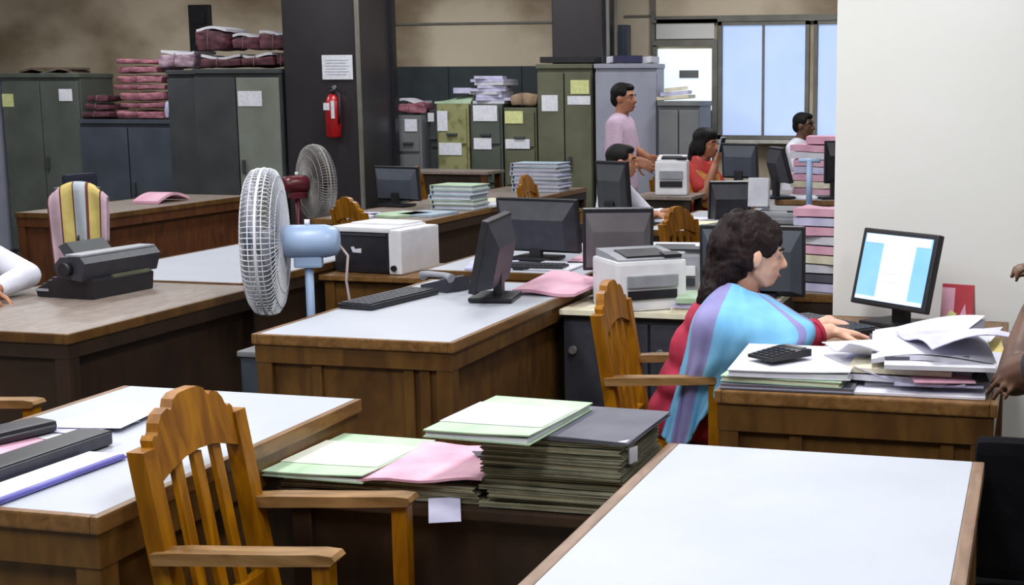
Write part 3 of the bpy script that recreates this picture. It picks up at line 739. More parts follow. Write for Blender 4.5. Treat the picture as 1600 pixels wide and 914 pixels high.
# papers on a pull-out under the worn desk, grey bin by the middle desk
tagged('paper_sheaf', MB().sheet((0, 0, 0), .34, .22, .02, .1, lambda u, v: .01 * math.sin(u * 8)), PAPERB, 'lavender paper sheaf on the pull-out under the worn desk', 'papers', loc=(-3.50, 4.24, .606))
t = thing('pull_out_shelf', 'dark pull-out shelf under the worn wooden desk', 'shelf', (-3.54, 4.26, .58))
part('board', MB().box((0, 0, .012), (.80, .34, .022), .003), WOODK, t); part('lip', MB().box((0, -.175, .012), (.80, .012, .034)), WOODD, t)
t = thing('steel_box', 'dark grey steel box standing left of the white middle desk', 'box', (-2.80, 4.68, 0))
part('body', MB().box((0, 0, .29), (.13, .22, .58), .01), STEELS, t); part('lid', MB().box((0, 0, .588), (.145, .24, .022), .006), STEELM, t)

# ================================================================== FANS
def fan(label, loc, ax, D, zc, enamel, wire, blade, neckz=None, motor_l=.22, base=True, zb=0.0):
    t = thing('pedestal_fan', label, 'fan', loc)
    ax = V((ax[0], ax[1], 0)).normalized(); side = V((-ax.y, ax.x, 0)); Zv = V((0, 0, 1)); c = V((0, 0, zc))
    rd = D / 2; dep = D * .135; C0 = c + ax * .06
    def cage(front):
        g = MB(); sgn = 1 if front else -1
        def pt(th, q, of): return C0 + ax * (dep * of * sgn * (1.0 if front else .85)) + (side * math.cos(th) + Zv * math.sin(th)) * rd * q
        PRF = [(.16, 1), (.5, .97), (.76, .88), (.90, .76), (.975, .58), (1.0, .34), (1.0, 0)]
        n = 84
        for i in range(n):
            th = 2 * math.pi * i / n
            g.tube([pt(th, q, of) for q, of in PRF], .0021, 4, caps=False)
        for q, of in ((.16, 1), (.42, .975), (.70, .905), (.90, .76), (1.0, .34)): g.ring(C0 + ax * (dep * of * sgn * (1.0 if front else .85)), ax, rd * q, .0024, 48, 4)
        return g
    gf = part('front_guard', cage(True), wire, t); part('badge', MB().tube([C0 + ax * dep * .88, C0 + ax * (dep * .88 + .012)], D * .085, 20), enamel, gf)
    part('rear_guard', cage(False), wire, t)
    part('guard_rim', MB().ring(C0, ax, rd, .006, 56, 8), wire, t)
    for k in range(3):
        def bf(u, v, k=k):
            th = 2 * math.pi * k / 3 + .35 + (v - .5) * (1.25 + .25 * u); r = rd * (.14 + .74 * u)
            return C0 + ax * (.035 * (v - .5) * 2) + (side * math.cos(th) + Zv * math.sin(th)) * r
        bl = part('blade', MB().grid(bf, 6, 8), blade, t); sm = bl.modifiers.new('thick', 'SOLIDIFY'); sm.thickness = .004
    part('hub', MB().tube([C0 - ax * .03, C0 + ax * .04, C0 + ax * .055], [D * .085, D * .08, D * .05], 18), blade, t)
    mr = D * .115
    m0 = C0 - ax * dep * .72
    part('motor_housing', MB().tube([m0, m0 - ax * .02, m0 - ax * motor_l * .75, m0 - ax * motor_l * .95, m0 - ax * motor_l], [mr * .8, mr, mr * 1.0, mr * .85, mr * .55], 24), enamel, t)
    pc = m0 - ax * motor_l * .45
    part('neck', MB().box(pc - Zv * (mr + .015), (.11, .07, .045), .01, (0, 0, math.atan2(ax.y, ax.x))), enamel, t)
    part('pole', MB().tube([pc - Zv * mr, V((pc.x, pc.y, zc - .30)), V((pc.x, pc.y, zc - .34)), V((pc.x, pc.y, zb + .04))], [.017, .017, .026, .026], 16), enamel, t)
    part('oscillation_knob', MB().tube([pc + Zv * mr * .95, pc + Zv * (mr + .02)], .011, 10), WHITEP, t)
    part('base', MB().tube([(pc.x, pc.y, zb), (pc.x, pc.y, zb + .02), (pc.x, pc.y, zb + .045), (pc.x, pc.y, zb + .06)], [.15, .15, .12, .03] if zb == 0 else [.11, .11, .08, .03], 28), enamel, t)
    e = m0 - ax * motor_l
    part('cord', MB().tube([e - Zv * mr * .3, e - ax * .03 - Zv * .06, e - ax * .02 - Zv * .16, e - ax * .035 - Zv * .28, e - ax * .0 - Zv * .5], .0055, 6), STRING, t)
    return t
fan('tall pedestal fan with pale blue motor and white wire guard', (-2.905, 4.98, 0), (-.93, -.37), .58, .965, BLUEF, WIREW, BLADEW, motor_l=.225)
fan('maroon fan with grey wire guard in front of the dark column', (-4.62, 8.25, 0), (.62, .78), .50, .965, MAROON, WIREG, BLADEB, motor_l=.17)

# ================================================================== FILES AND PAPERS
def file_folder(label, c, wx, wy, th, rz, cover, label_m=None, group=None, bend=0.0, inner=PAPERC, flap=0.0, k=0):
    """cardboard file: lower cover, papers, upper cover; optional pasted label panel"""
    t = thing('file_folder', label, 'file', c, rz, group)
    f1 = lambda u, v: bend * math.sin(u * 3.1 + k) * .6 + bend * math.cos(v * 4 + k) * .4
    part('lower_cover', MB().sheet((0, 0, 0), wx, wy, .003, 0, f1, 4, 4), cover, t)
    part('papers', MB().sheet((-.002, .001, .003), wx - .010, wy - .008, max(.002, th - .006), 0, f1, 4, 4), inner, t)
    uf = lambda u, v: f1(u, v) + flap * (u ** 2) * (1 - v) ** 2
    part('upper_cover', MB().sheet((0, 0, th - .003), wx, wy, .003, 0, uf, 6, 6), cover, t)
    if label_m:
        part('pasted_label', MB().sheet((-.004, .0, th), wx * .985, wy * .56, .0012, 0, lambda u, v: uf(u, .22 + v * .56) + .0005, 6, 6), label_m, t)
    return t
# thick stack on the low table
zt = .642; GS = 'worn grey green files in the thick stack on the low table'
for i in range(12):
    th = [.012, .010, .013, .009, .012, .011, .010, .013, .011, .010, .012, .010][i]
    file_folder('worn grey green file in the thick stack on the low side table', (-1.005 + random.uniform(-.012, .012), 2.955 + random.uniform(-.012, .012), zt), .325, .31, th, random.uniform(-.03, .03), GREYF, None, GS, .0015, PAPERC, 0, i)
    zt += th + .0022
file_folder('slate grey file with a curled corner on the right of the thick stack', (-.925, 2.945, zt + .001), .21, .30, .010, R(-3), SLATE, None, None, 0, PAPER, -.004, 2)
file_folder('pale green file with white panel topping the thick stack', (-1.13, 2.885, zt + .013), .25, .36, .017, R(-4), GREENF, PAPER, None, 0, PAPER, .006, 3)
tagged('paper_slip', MB().box((0, 0, 0), (.03, .004, .035)), NOTEW, 'small white slip sticking out of the stack\'s right side', 'paper', loc=(-.838, 2.86, .765), rz=R(70))
# pink file and left green files
zt = .642
for i in range(3):
    file_folder(['dark green grey file at the bottom under the pink file', 'grey file second from the table under the pink file', 'grey file directly below the pink file'][i],
                (-1.315, 2.965, zt), .27, .33, .013, R(4 - 3 * i), GREYF, None, 'files under the pink file', .001, PAPERC, 0, i); zt += .0145
tagged('pink_file', MB().sheet((0, 0, 0), .29, .345, .006, R(5), lambda u, v: .014 * (1 - v) * u + .004 * math.sin(u * 9)), PINK, 'pink paper file lying between the green file and the thick stack', 'file', loc=(-1.325, 2.95, zt + .002))
tagged('torn_paper', MB().prism([(-.06, .02), (.05, .035), (.075, .01), (.05, -.005), (.03, -.03), (.02, -.008), (-.005, -.045), (-.012, -.012), (-.03, -.02)], lambda p: V((p[0], p[1], 0)), lambda p: V((p[0], p[1], .002))), SLATE,
       'torn dark paper scrap lying on the pink file', 'paper', loc=(-1.225, 3.0, zt + .018), rz=R(0))
tagged('paper_flap', MB().sheet((0, 0, 0), .07, .07, .001, R(24), lambda u, v: -.035 * (1 - v) ** 1.5), PAPERB, 'white paper corner hanging over the low table\'s edge', 'paper', loc=(-1.245, 2.765, .655))
zt = .642
for i in range(3):
    file_folder(['grey green file at the bottom of the short pile behind the chair arm', 'grey file in the middle of the short pile behind the chair arm', 'crumpled grey file under the pale green one behind the chair arm'][i],
                (-1.545, 2.96, zt), .25, .33, .011, R(-3 + 4 * i), GREYF, None, 'files under the left green file', .003, PAPERC, 0, i + 5); zt += .0135
file_folder('pale green file with cream panel behind the golden chair\'s arm', (-1.562, 2.95, zt + .002), .255, .37, .012, R(-2), GREENF, GREENB, None, 0, PAPER, .008, 1)
tagged('pink_paper', MB().sheet((0, 0, 0), .10, .05, .004, 0), PINK, 'small pink paper edge under the files behind the chair arm', 'paper', loc=(-1.59, 2.80, .6415))

# left foreground desk
t = thing('box_file', 'black box file lying on the left foreground desk', 'file', (-2.065, 2.47, .762), R(-3))
part('case', MB().box((0, 0, .017), (.085, .42, .034), .008), BLACKP, t); part('spine', MB().box((.044, 0, .017), (.006, .40, .026), .002), CHARP, t)
t = thing('clip_folder', 'white clip folder with a purple edge beside the black box file', 'folder', (-1.960, 2.40, .762), R(-3))
part('cover', MB().box((0, -.02, .004), (.095, .40, .006), .002), mat('purple plastic', (112, 108, 196), .4), t); part('paper', MB().box((-.006, -.02, .009), (.078, .385, .004)), PAPER, t)
part('edge_clip', MB().tube([(.044, -.21, .008), (.044, .17, .008)], .005, 8), mat('purple plastic', (112, 108, 196), .4), t)
tagged('pink_sheet', MB().sheet((0, 0, 0), .20, .32, .003, R(6), lambda u, v: .003 * math.sin(u * 6)), PINK, 'pale pink sheet behind the black box file at the left', 'paper', loc=(-2.23, 2.58, .762))
t = thing('pen_case', 'black zipped pouch on the pink sheet at the left edge', 'pouch', (-2.275, 2.62, .7675), R(-15))
part('pouch', MB().box((0, 0, .014), (.085, .26, .028), .012), BLACKP, t); part('zip', MB().tube([(.044, -.12, .015), (.044, .12, .015)], .003, 6), STEELD, t)
for i in range(3):
    tagged('loose_sheet', MB().sheet((0, 0, 0), .16, .23, .0015, R(-20 + 14 * i), lambda u, v: .002 * u * u), PAPERB if i == 1 else PAPER,
           ['white loose sheet nearest the pouch on the left desk', 'lavender loose sheet between the white ones on the left desk', 'white loose sheet farthest back on the left desk'][i], 'paper', 'loose sheets on the left desk', loc=(-2.20 + .02 * i, 2.80 + .04 * i, .762 + .004 * i))

# woman's desk: file pile with calculator, loose heap
file_folder('dark file at the bottom of the pile under the calculator', (-.635, 3.80, .762), .36, .40, .014, R(2), SLATE, None, None, 0, PAPERB, 0, 1)
file_folder('pale green file in the pile under the calculator', (-.640, 3.80, .778), .33, .38, .016, R(-2), GREENF, None, None, .001, PAPERC, 0, 2)
file_folder('open white file holding the calculator', (-.635, 3.81, .797), .33, .40, .018, R(3), PAPER, None, None, .002, PAPER, .006, 3)
t = thing('calculator', 'black desk calculator lying on the open white file', 'calculator', (-.675, 3.76, .826), R(-38)); t.scale = (.86, .82, .62)
part('case', MB().prism([(-.09, 0), (.09, 0), (.09, .032), (.05, .035), (-.09, .014)], lambda p: V((-.058, p[0], p[1])), lambda p: V((.058, p[0], p[1]))), BLACKP, t)
kk = MB()
for i in range(4):
    for j in range(5): kk.box((-.04 + i * .0265, -.07 + j * .022, .019 + .0033 * j), (.018, .014, .005), .001)
part('keys', kk, CHARP, t); part('display', MB().box((0, .066, .037), (.09, .025, .004)), STEELM, t)
def heap(n, x0, x1, y0, y1, z0, names, grp):
    z = z0
    for i in range(n):
        wx = random.uniform(.22, .30); wy = random.uniform(.28, .36); th = random.uniform(.006, .018)
        k = i * 1.9
        cx = x0 + (x1 - x0) * (.5 + .5 * math.sin(k)); cy = y0 + (y1 - y0) * (.5 + .5 * math.cos(k * 1.3))
        m = [PAPER, PAPERB, PAPER, PAPERC, PAPER, SLATE][i % 6]
        tagged('paper_sheaf', MB().sheet((0, 0, 0), wx, wy, th, R(random.uniform(-14, 14)), lambda u, v, k=k: .012 * math.sin(u * 3.0 + k) * v + .006 * math.sin(v * 5 + k)), m, names[i % len(names)], 'papers', grp, loc=(cx, cy, z))
        z += th + .004
    return z
zt = heap(6, -.36, -.24, 3.80, 3.86, .764, ['untidy paper sheaf at the bottom of the heap on the shawl woman\'s desk'], 'untidy paper sheaves low in the heap on the woman\'s desk')
def big_sheaf(label, c, wx, wy, th, rz, m, cu, group=None):
    t = thing('paper_sheaf', label, 'papers', c, rz, group)
    part('sheets', MB().sheet((0, 0, 0), wx, wy, th, 0, cu, 12, 12), m, t)
    part('top_sheet', MB().sheet((.008, .006, th), wx * .98, wy, .0015, .03, lambda u, v: cu(u, v) + .003 + .006 * u * v, 12, 12), PAPER, t)
    return t
big_sheaf('thick white paper sheaf arched across the heap beside the calculator', (-.335, 4.02, .80), .30, .46, .026, R(-14), PAPERB, lambda u, v: .055 * math.sin(min(1, max(0, u)) * 1.7) - .02 * (1 - v))
big_sheaf('white paper sheaf rising to the right on top of the heap', (-.27, 3.86, .835), .32, .34, .012, R(6), PAPER, lambda u, v: .012 * math.sin(u * 4) + .018 * v)
for i, (x, y, z, wx, wy, rz, m) in enumerate([(-.20, 3.82, .885, .24, .30, 24, PAPERB), (-.16, 3.92, .80, .17, .30, -18, PAPER), (-.42, 3.84, .838, .24, .20, 30, PAPER), (-.30, 3.74, .815, .30, .16, -8, PAPERB), (-.17, 3.74, .79, .17, .16, 14, PAPER)]):
    tagged('loose_sheet', MB().sheet((0, 0, 0), wx, wy, .003, R(rz), lambda u, v, i=i: .035 * math.sin(u * 2.6 + i) * (1 - v) + .012 * math.sin(v * 6 + i)), m,
           ['curled lavender sheet topping the right of the woman\'s paper heap', 'curled white sheet by the hand at the right end of the heap', 'curled white sheet between calculator pile and heap', 'long lavender sheet sagging at the front of the heap', 'small white sheet at the front right corner of the heap'][i], 'paper', loc=(x, y, z))
tagged('pink_slip', MB().sheet((0, 0, 0), .16, .22, .004, R(12)), PINK, 'pink edged sheaf poking out of the heap near the desk edge', 'paper', loc=(-.235, 3.735, .80))
file_folder('brown edged file lying along the front of the woman\'s desk', (-.35, 3.725, .762), .48, .22, .006, R(1), PAPER, None, None, 0, PINK, 0, 4)
tagged('binder_clip', MB().prism([(-.02, 0), (.02, 0), (.006, .03), (-.006, .03)], lambda p: V((p[0], -.018, p[1])), lambda p: V((p[0], .018, p[1]))), BLACKP, 'black binder clip at the right end of the paper heap', 'clip', loc=(-.125, 3.68, .80), rz=.4)
t = thing('desk_calendar', 'red and pink printed calendar card standing behind the paper heap', 'calendar', (-.245, 4.80, .762), R(-14))
part('card', MB().prism([(-.03, 0), (.03, 0), (.004, .142), (-.004, .142)], lambda p: V((-.055, p[0], p[1])), lambda p: V((.055, p[0], p[1]))), mat('calendar red', (186, 62, 74), .5), t)
part('print', MB().prism([(-.054, .004), (-.008, .004), (-.008, .13), (-.054, .13)], lambda p: V((p[0], -.0315 + p[1] * .19, p[1])), lambda p: V((p[0], -.0335 + p[1] * .19, p[1]))), PINK, t)
part('emblem', MB().prism([(-.035, .03), (-.012, .02), (.004, .045), (-.02, .055)], lambda p: V((p[0], -.034 + p[1] * .19, p[1])), lambda p: V((p[0], -.036 + p[1] * .19, p[1]))), NOTEY, t)
part('print', MB().prism([(.01, .03), (.04, .02), (.03, .08)], lambda p: V((p[0], -.0315 + p[1] * .19, p[1])), lambda p: V((p[0], -.0335 + p[1] * .19, p[1]))), PINK, t)
tagged('yellow_file', MB().sheet((0, 0, 0), .20, .30, .012, R(4), lambda u, v: .006 * u), mat('pale yellow board', (222, 204, 130), .7), 'pale yellow file at the right end of the woman\'s desk', 'file', loc=(-.18, 4.30, .763))
tagged('loose_sheet', MB().sheet((0, 0, 0), .20, .28, .002, R(-6), lambda u, v: .03 * u), PAPER, 'white loose sheet on the pale yellow file', 'paper', loc=(-.20, 4.36, .783))

# middle of the room
tagged('pink_papers', MB().sheet((0, 0, 0), .27, .36, .012, R(-6), lambda u, v: .035 * v * (1 - .5 * u) + .006 * math.sin(u * 6)), PINK, 'pink papers fanned out beside the black monitor on the side unit', 'papers', loc=(-1.845, 5.30, .768))
for i in range(3):
    tagged('paper_sheaf', MB().sheet((0, 0, 0), .22, .24, .018, R(6 * i - 4)), [PAPERC, PAPERB, GREENF][i], ['cream papers at the bottom of the small pile right of the laser printer', 'lavender papers in the middle of the small pile right of the laser printer', 'pale green papers on top of the small pile right of the laser printer'][i], 'papers', 'papers right of the laser printer', loc=(-1.22, 5.20, .722 + .0195 * i))
for i, (x, y, m, l) in enumerate([(-2.12, 6.02, PAPER, 'white sheet under the wide black monitor'), (-2.02, 6.28, PINK, 'pinkish sheet right of the wide black monitor'), (-2.42, 5.98, PAPERB, 'lavender sheet left under the wide black monitor')]):
    tagged('loose_sheet', MB().sheet((0, 0, 0), .22, .3, .008, R(8 * i)), m, l, 'paper', loc=(x, y, .762))
keyboard('black keyboard on the desk under the wide black monitor', (-2.20, 5.93, .762), R(4), .30, .12)

# blue file stacks on the long desk
BLUEFILE = mat('pale blue file board', (172, 188, 200), .6, (140, 158, 176), 10, (1, 1, 20), rand=.12)
def fstack(n, c, wx, wy, th, lab, grp, mats):
    z = c[2]
    for i in range(n):
        t = thing('office_file', lab, 'file', (c[0] + random.uniform(-.012, .012), c[1] + random.uniform(-.012, .012), z), R(random.uniform(-4, 4)), grp)
        part('cover', MB().box((0, 0, th * .08), (wx, wy, th * .16)).box((0, 0, th * .92), (wx, wy, th * .16)).box((-wx / 2 + .004, 0, th / 2), (.008, wy, th * .7)), mats[i % len(mats)], t)
        part('papers', MB().box((.006, 0, th * .5), (wx - .03, wy - .02, th * .66)), PAPER, t)
        z += th + .001
    return z
fstack(5, (-3.87, 9.0, .762), .32, .28, .032, 'pale blue file in the low stack on the long wooden desk', 'low blue file stack', [BLUEFILE, GREENF, BLUEFILE])
fstack(7, (-3.91, 10.75, .762), .40, .32, .032, 'pale blue file in the tall stack near the standing man', 'tall blue file stack', [BLUEFILE, PAPERB, BLUEFILE])
for i, (x, y, m, l) in enumerate([(-4.02, 8.35, GREENF, 'pale green sheet at the near end of the long wooden desk'), (-3.86, 8.45, BLUEFILE, 'pale blue sheet before the low blue stack'), (-3.80, 9.25, PAPER, 'white sheet right of the low blue stack'),
                                  (-4.26, 8.22, PAPERB, 'lavender sheet by the dark monitor on the long desk'), (-3.84, 9.62, PAPERC, 'cream sheet farther along the long wooden desk')]):
    tagged('loose_sheet', MB().sheet((0, 0, 0), .26, .34, .014, R(12 * i - 20)), m, l, 'paper', loc=(x, y, .762))
tagged('pink_papers', MB().sheet((0, 0, 0), .20, .42, .02, R(3), lambda u, v: .05 * math.sin(v * 3.1)), PINK, 'pink papers lying on the far left wooden desk', 'papers', loc=(-6.22, 9.0, .762))

# strewn desk of the man in white and far right desks
for i, (x, y, m, l) in enumerate([(-1.98, 7.95, PAPER, 'white sheet by the elbow of the man in white'), (-1.90, 7.68, mat('pale yellow paper', (240, 238, 200), .7), 'pale yellow sheet above the golden chair crest'), (-1.62, 7.80, PAPER, 'white sheet in the middle of the strewn desk'),
                                  (-1.48, 7.95, PAPERB, 'lavender sheet at the right of the strewn desk'), (-1.75, 8.3, PAPERC, 'cream sheet at the back of the strewn desk')]):
    tagged('loose_sheet', MB().sheet((0, 0, 0), .24, .32, .012, R(17 * i - 30), lambda u, v: .008 * u), m, l, 'paper', loc=(x, y, .802))
tagged('upright_papers', MB().box((0, 0, .08), (.115, .05, .16), .004, (-.12, 0, 0)), PAPER, 'white upright paper pad beside the black monitor', 'papers', loc=(-1.49, 7.60, .925))
PK = 'pink and white files stacked on the far right desk'
z = .862
for i in range(7):
    m = [PINK, PAPERC, PINK, PAPERB, PINK, PAPER, PINK][i]
    tagged('office_file', MB().sheet((0, 0, 0), .30, .28, .044, R(random.uniform(-6, 6)), lambda u, v: .004 * math.sin(u * 7)), m, 'pink or white file in the far stack before the dark haired man', 'file', PK, loc=(-1.48 + random.uniform(-.02, .02), 9.55, z)); z += .049
tagged('office_file', MB().sheet((0, 0, 0), .36, .28, .05, R(4)), PINK, 'pale pink file on top right of the far stack', 'file', loc=(-1.36, 9.60, z + .002))
z = .702
PK2 = 'pink papers piled beside the white partition edge'
for i in range(9):
    m = [PAPERB, SLATE, PAPER, PAPERC, PINK, PAPER, PINK, PAPERB, PINK][i]
    tagged('paper_sheaf', MB().sheet((0, 0, 0), .25, .26, .034, R(random.uniform(-22, 22)), lambda u, v, i=i: .012 * math.sin(u * 4 + i * 2) * v), m, 'untidy pink or white paper sheaf in the pile by the white partition edge', 'papers', PK2, loc=(-.86 + random.uniform(-.02, .02), 6.05, z)); z += .0405
for i, (x, y, m, l) in enumerate([(-1.50, 9.2, PAPER, 'white sheet at the left front of the far right desk'), (-1.25, 9.4, PAPER, 'white sheet at the right front of the far right desk')]):
    tagged('loose_sheet', MB().sheet((0, 0, 0), .22, .28, .012, R(10 * i)), m, l, 'paper', loc=(x, y, .862))
t = thing('desk_lamp_stand', 'pale blue metal stand on the far right desk', 'stand', (-1.42, 8.92, .80))
part('pole', MB().tube([(0, 0, .01), (0, 0, .32)], .020, 10), BLUEF, t); part('base', MB().tube([(0, 0, 0), (0, 0, .015)], .06, 16), BLUEF, t); part('cross_arm', MB().tube([(-.07, 0, .32), (.07, 0, .32)], .014, 8), BLUEF, t)
table('small wooden table under the printer beside the red sari woman', -2.66, -2.24, 9.10, 9.50, .86, WOODT, WOODK, WOODK)

# ================================================================== PEOPLE
def hand(b, wrist, d, n, s=1.0, curl=.5, side=1, spread=.12):
    """palm with five separate fingers; d forward, n back of the hand, side = which side the thumb leaves"""
    d = V(d).normalized(); n = V(n); n = (n - d * n.dot(d)).normalized(); t = d.cross(n) * side; w_ = V(wrist)
    kn = []
    for i, (off, ln) in enumerate([(.032, .086), (.011, .090), (-.011, .086), (-.031, .078)]):
        k = w_ + d * ln * s + t * off * s; kn.append(k)
        b.capsule(w_ + d * .015 * s + t * off * .7 * s, .017 * s, k, .0115 * s, 10)
    for i, k in enumerate(kn):
        L = [.040, .046, .043, .032][i] * s; dd = (d + t * (spread * (1.2 - i * .8))).normalized(); p = k; r = [.0098, .0100, .0096, .0085][i] * s; a = 0
        for j in range(3):
            a += curl * [.6, .9, .7][j]
            v = dd * math.cos(a) - n * math.sin(a); q = p + v * L * [1, .68, .52][j]
            b.capsule(p, r, q, r * .9, 8); p = q; r *= .9
    p = w_ + d * .025 * s + t * .028 * s - n * .006 * s
    for j, L in enumerate((.042, .034, .026)):
        v = (d * (.6 + .15 * j) + t * (.75 - .28 * j) - n * (.25 + .1 * j)).normalized(); q = p + v * L * s
        b.capsule(p, [.0150, .0115, .0105][j] * s, q, [.0115, .0105, .0090][j] * s, 8); p = q
def head_matrix(c, yaw, pitch=0, roll=0, s=1.0):
    return Matrix.Translation(c) @ Euler((roll, pitch, yaw)).to_matrix().to_4x4() @ Matrix.Scale(s, 4)
def add_head(b, Mx):
    """head looking along local +x"""
    rot = Mx.to_3x3().normalized().to_4x4(); s = Mx.to_scale()[0]
    def e(c, r): b.ell(Mx @ V(c), tuple(q * s for q in r), rot)
    def cp(a, ra, c, rb): b.capsule(Mx @ V(a), ra * s, Mx @ V(c), rb * s, 10)
    e((-.012, 0, .028), (.094, .074, .088)); e((.028, 0, -.028), (.060, .056, .080)); e((.048, 0, -.078), (.032, .036, .026))
    for q in (-1, 1):
        cp((.002, q * .044, -.055), .016, (.045, q * .024, -.088), .016)
        e((.052, q * .036, -.018), (.022, .020, .022)); cp((.074, q * .014, .026), .013, (.062, q * .046, .022), .013)
        e((-.008, q * .074, -.008), (.020, .009, .031)); e((-.014, q * .080, -.004), (.010, .006, .022))
    cp((.082, 0, .012), .010, (.102, 0, -.022), .013); e((.090, 0, -.028), (.012, .018, .009))
    e((.080, 0, -.056), (.012, .022, .008)); e((.076, 0, -.066), (.012, .019, .007))
def face_parts(t, Mx, skin_lip=LIP, brow=HAIR):
    s = Mx.to_scale()[0]; rot = Mx.to_3x3().normalized().to_4x4()
    for q in (-1, 1):
        ey = part('eye', MB().ell(Mx @ V((.0715, q * .031, .004)), (.0075 * s, .012 * s, .0058 * s), rot, 12, 8), EYEW, t)
        part('iris', MB().ell(Mx @ V((.0772, q * .030, .004)), (.0032 * s, .0085 * s, .0052 * s), rot, 10, 6), HAIR, ey)
        part('eyebrow', MB().tube([Mx @ V((.089, q * .013, .030)), Mx @ V((.084, q * .034, .035)), Mx @ V((.068, q * .052, .028))], .0042 * s, 6), brow, t)
    part('mouth', MB().ell(Mx @ V((.088, 0, -.0605)), (.0075 * s, .021 * s, .0062 * s), rot, 12, 8), skin_lip, t)
def limb(b, *pts): b.chain([(V(p), r) for p, r in pts], 12)
def lin3(a, b, t): return V(a).lerp(V(b), t)

# ---------------- woman in the blue shawl
t = thing('person', 'seated woman in blue shawl and red tunic typing at the paper heaped desk', 'person', (-1.04, 4.25, 0))
def W(p): return V(p) - V((-1.04, 4.25, 0))
b = MB()
Mh = head_matrix(W((-.850, 4.29, 1.046)), R(20), R(8), 0, .93)
add_head(b, Mh)
limb(b, (W((-.905, 4.29, .93)), .058), (W((-.870, 4.29, .99)), .047))
for c_, r_ in [((-1.045, 4.29, .53), (.13, .15, .10)), ((-1.03, 4.29, .62), (.11, .135, .11)), ((-.995, 4.29, .73), (.105, .135, .11)), ((-.955, 4.29, .82), (.10, .14, .10)), ((-.925, 4.29, .88), (.07, .14, .06))]:
    b.ell(W(c_), r_)
RS, RE, RW = (-.925, 4.145, .875), (-.735, 4.09, .80), (-.600, 4.22, .825)
LS, LE, LW = (-.915, 4.43, .875), (-.80, 4.52, .72), (-.66, 4.60, .79)
limb(b, (W(RS), .052), (W(lin3(RS, RE, .5)), .045), (W(RE), .038), (W(lin3(RE, RW, .4)), .036), (W(RW), .024))
limb(b, (W(LS), .052), (W(LE), .038), (W(LW), .024))
hand(b, W(RW), (.75, .62, -.16), (0, 0, 1), .95, .35, 1)
hand(b, W(LW), (.8, .3, -.2), (0, 0, 1), .95, .35, -1)
for sy in (-1, 1):
    y = 4.29 + sy * .075
    limb(b, (W((-1.04, y, .53)), .085), (W((-.68, y, .52)), .062), (W((-.66, y, .28)), .052), (W((-.70, y, .09)), .035), (W((-.58, y, .045)), .030))
part('body', flesh(b, .0058, 3), SKINF, t)
face_parts(t, Mh)
b = MB()
for c_, r_ in [((-1.06, 4.29, .53), (.145, .16, .11)), ((-1.045, 4.29, .62), (.125, .145, .12)), ((-1.01, 4.29, .73), (.12, .145, .12)), ((-.968, 4.29, .82), (.112, .148, .10)), ((-.935, 4.29, .860), (.075, .125, .055))]:
    b.ell(W(c_), r_)
limb(b, (W(lin3(RS, (-.93, 4.29, .84), .12)), .046), (W(lin3(RS, RE, .5)), .046), (W(RE), .046), (W(lin3(RE, RW, .66)), .038))
limb(b, (W(LS), .062), (W(LE), .049), (W(lin3(LE, LW, .66)), .040))
limb(b, (W((-1.02, 4.22, .53)), .09), (W((-.72, 4.215, .52)), .078)); limb(b, (W((-1.02, 4.36, .53)), .09), (W((-.72, 4.365, .52)), .078))
part('tunic', flesh(b, .009, 3, 'tunic'), REDC, t, 'crimson tunic with long sleeves')
b = MB()
for sy in (-1, 1):
    y = 4.29 + sy * .075
    limb(b, (W((-.72, y, .51)), .075), (W((-.67, y, .48)), .072), (W((-.66, y, .28)), .064), (W((-.695, y, .11)), .048))
part('trousers', flesh(b, .010, 2, 'trousers'), TROUS, t)
b = MB()
rot = Mh.to_3x3().normalized().to_4x4(); s = .93
def he(c, r): b.ell(Mh @ V(c), tuple(q * s for q in r), rot)
he((-.030, 0, .046), (.104, .086, .094)); he((.018, 0, .082), (.068, .066, .046)); he((-.075, 0, -.01), (.075, .082, .095)); he((-.020, 0, .118), (.050, .045, .034)); he((.052, .0, .066), (.036, .056, .030))
he((-.105, 0, -.065), (.062, .085, .095)); he((-.125, -.01, -.150), (.050, .070, .080)); he((-.070, 0, .09), (.065, .07, .055)); he((-.11, 0, .02), (.06, .085, .09))
for q in (-1, 1): he((.030, q * .063, .045), (.036, .017, .036)); he((-.040, q * .070, -.005), (.035, .018, .05))
hm = flesh(b, .0065, 1, 'hair')
for v in hm.vertices:
    q = V(v.co); v.co = q + mnoise.noise_vector(V((q.x * 30, q.y * 30, q.z * 9))) * .013 + mnoise.noise_vector(q * 75) * .004
part('hair', hm, HAIRB, t, 'dark brown hair falling over the neck')
part('bangle', MB().ring(W(lin3(RE, RW, .74)), V(RW) - V(RE), .037, .007, 24, 8), REDC, t)
# shawl: control points from the shoulder down, columns from the back edge round to the front edge
SH = [[(-.965, 4.32, .925), (-1.005, 4.26, .85), (-1.050, 4.20, .74), (-1.075, 4.155, .62), (-1.115, 4.13, .49)],
      [(-.950, 4.25, .955), (-1.000, 4.11, .872), (-1.025, 4.105, .74), (-1.055, 4.115, .62), (-1.090, 4.11, .47)],
      [(-.918, 4.20, .962), (-.950, 4.045, .885), (-.980, 4.06, .75), (-1.020, 4.10, .62), (-1.045, 4.105, .455)],
      [(-.885, 4.18, .960), (-.870, 4.025, .880), (-.895, 4.02, .765), (-.955, 4.085, .65), (-1.005, 4.10, .50)],
      [(-.855, 4.18, .945), (-.790, 4.03, .875), (-.790, 4.01, .800), (-.840, 4.02, .725), (-.92, 4.07, .63)],
      [(-.830, 4.22, .930), (-.705, 4.10, .880), (-.650, 4.06, .842), (-.680, 4.035, .785), (-.79, 4.03, .73)],
      [(-.815, 4.30, .915), (-.710, 4.22, .875), (-.645, 4.16, .850), (-.645, 4.10, .80), (-.73, 4.06, .745)]]
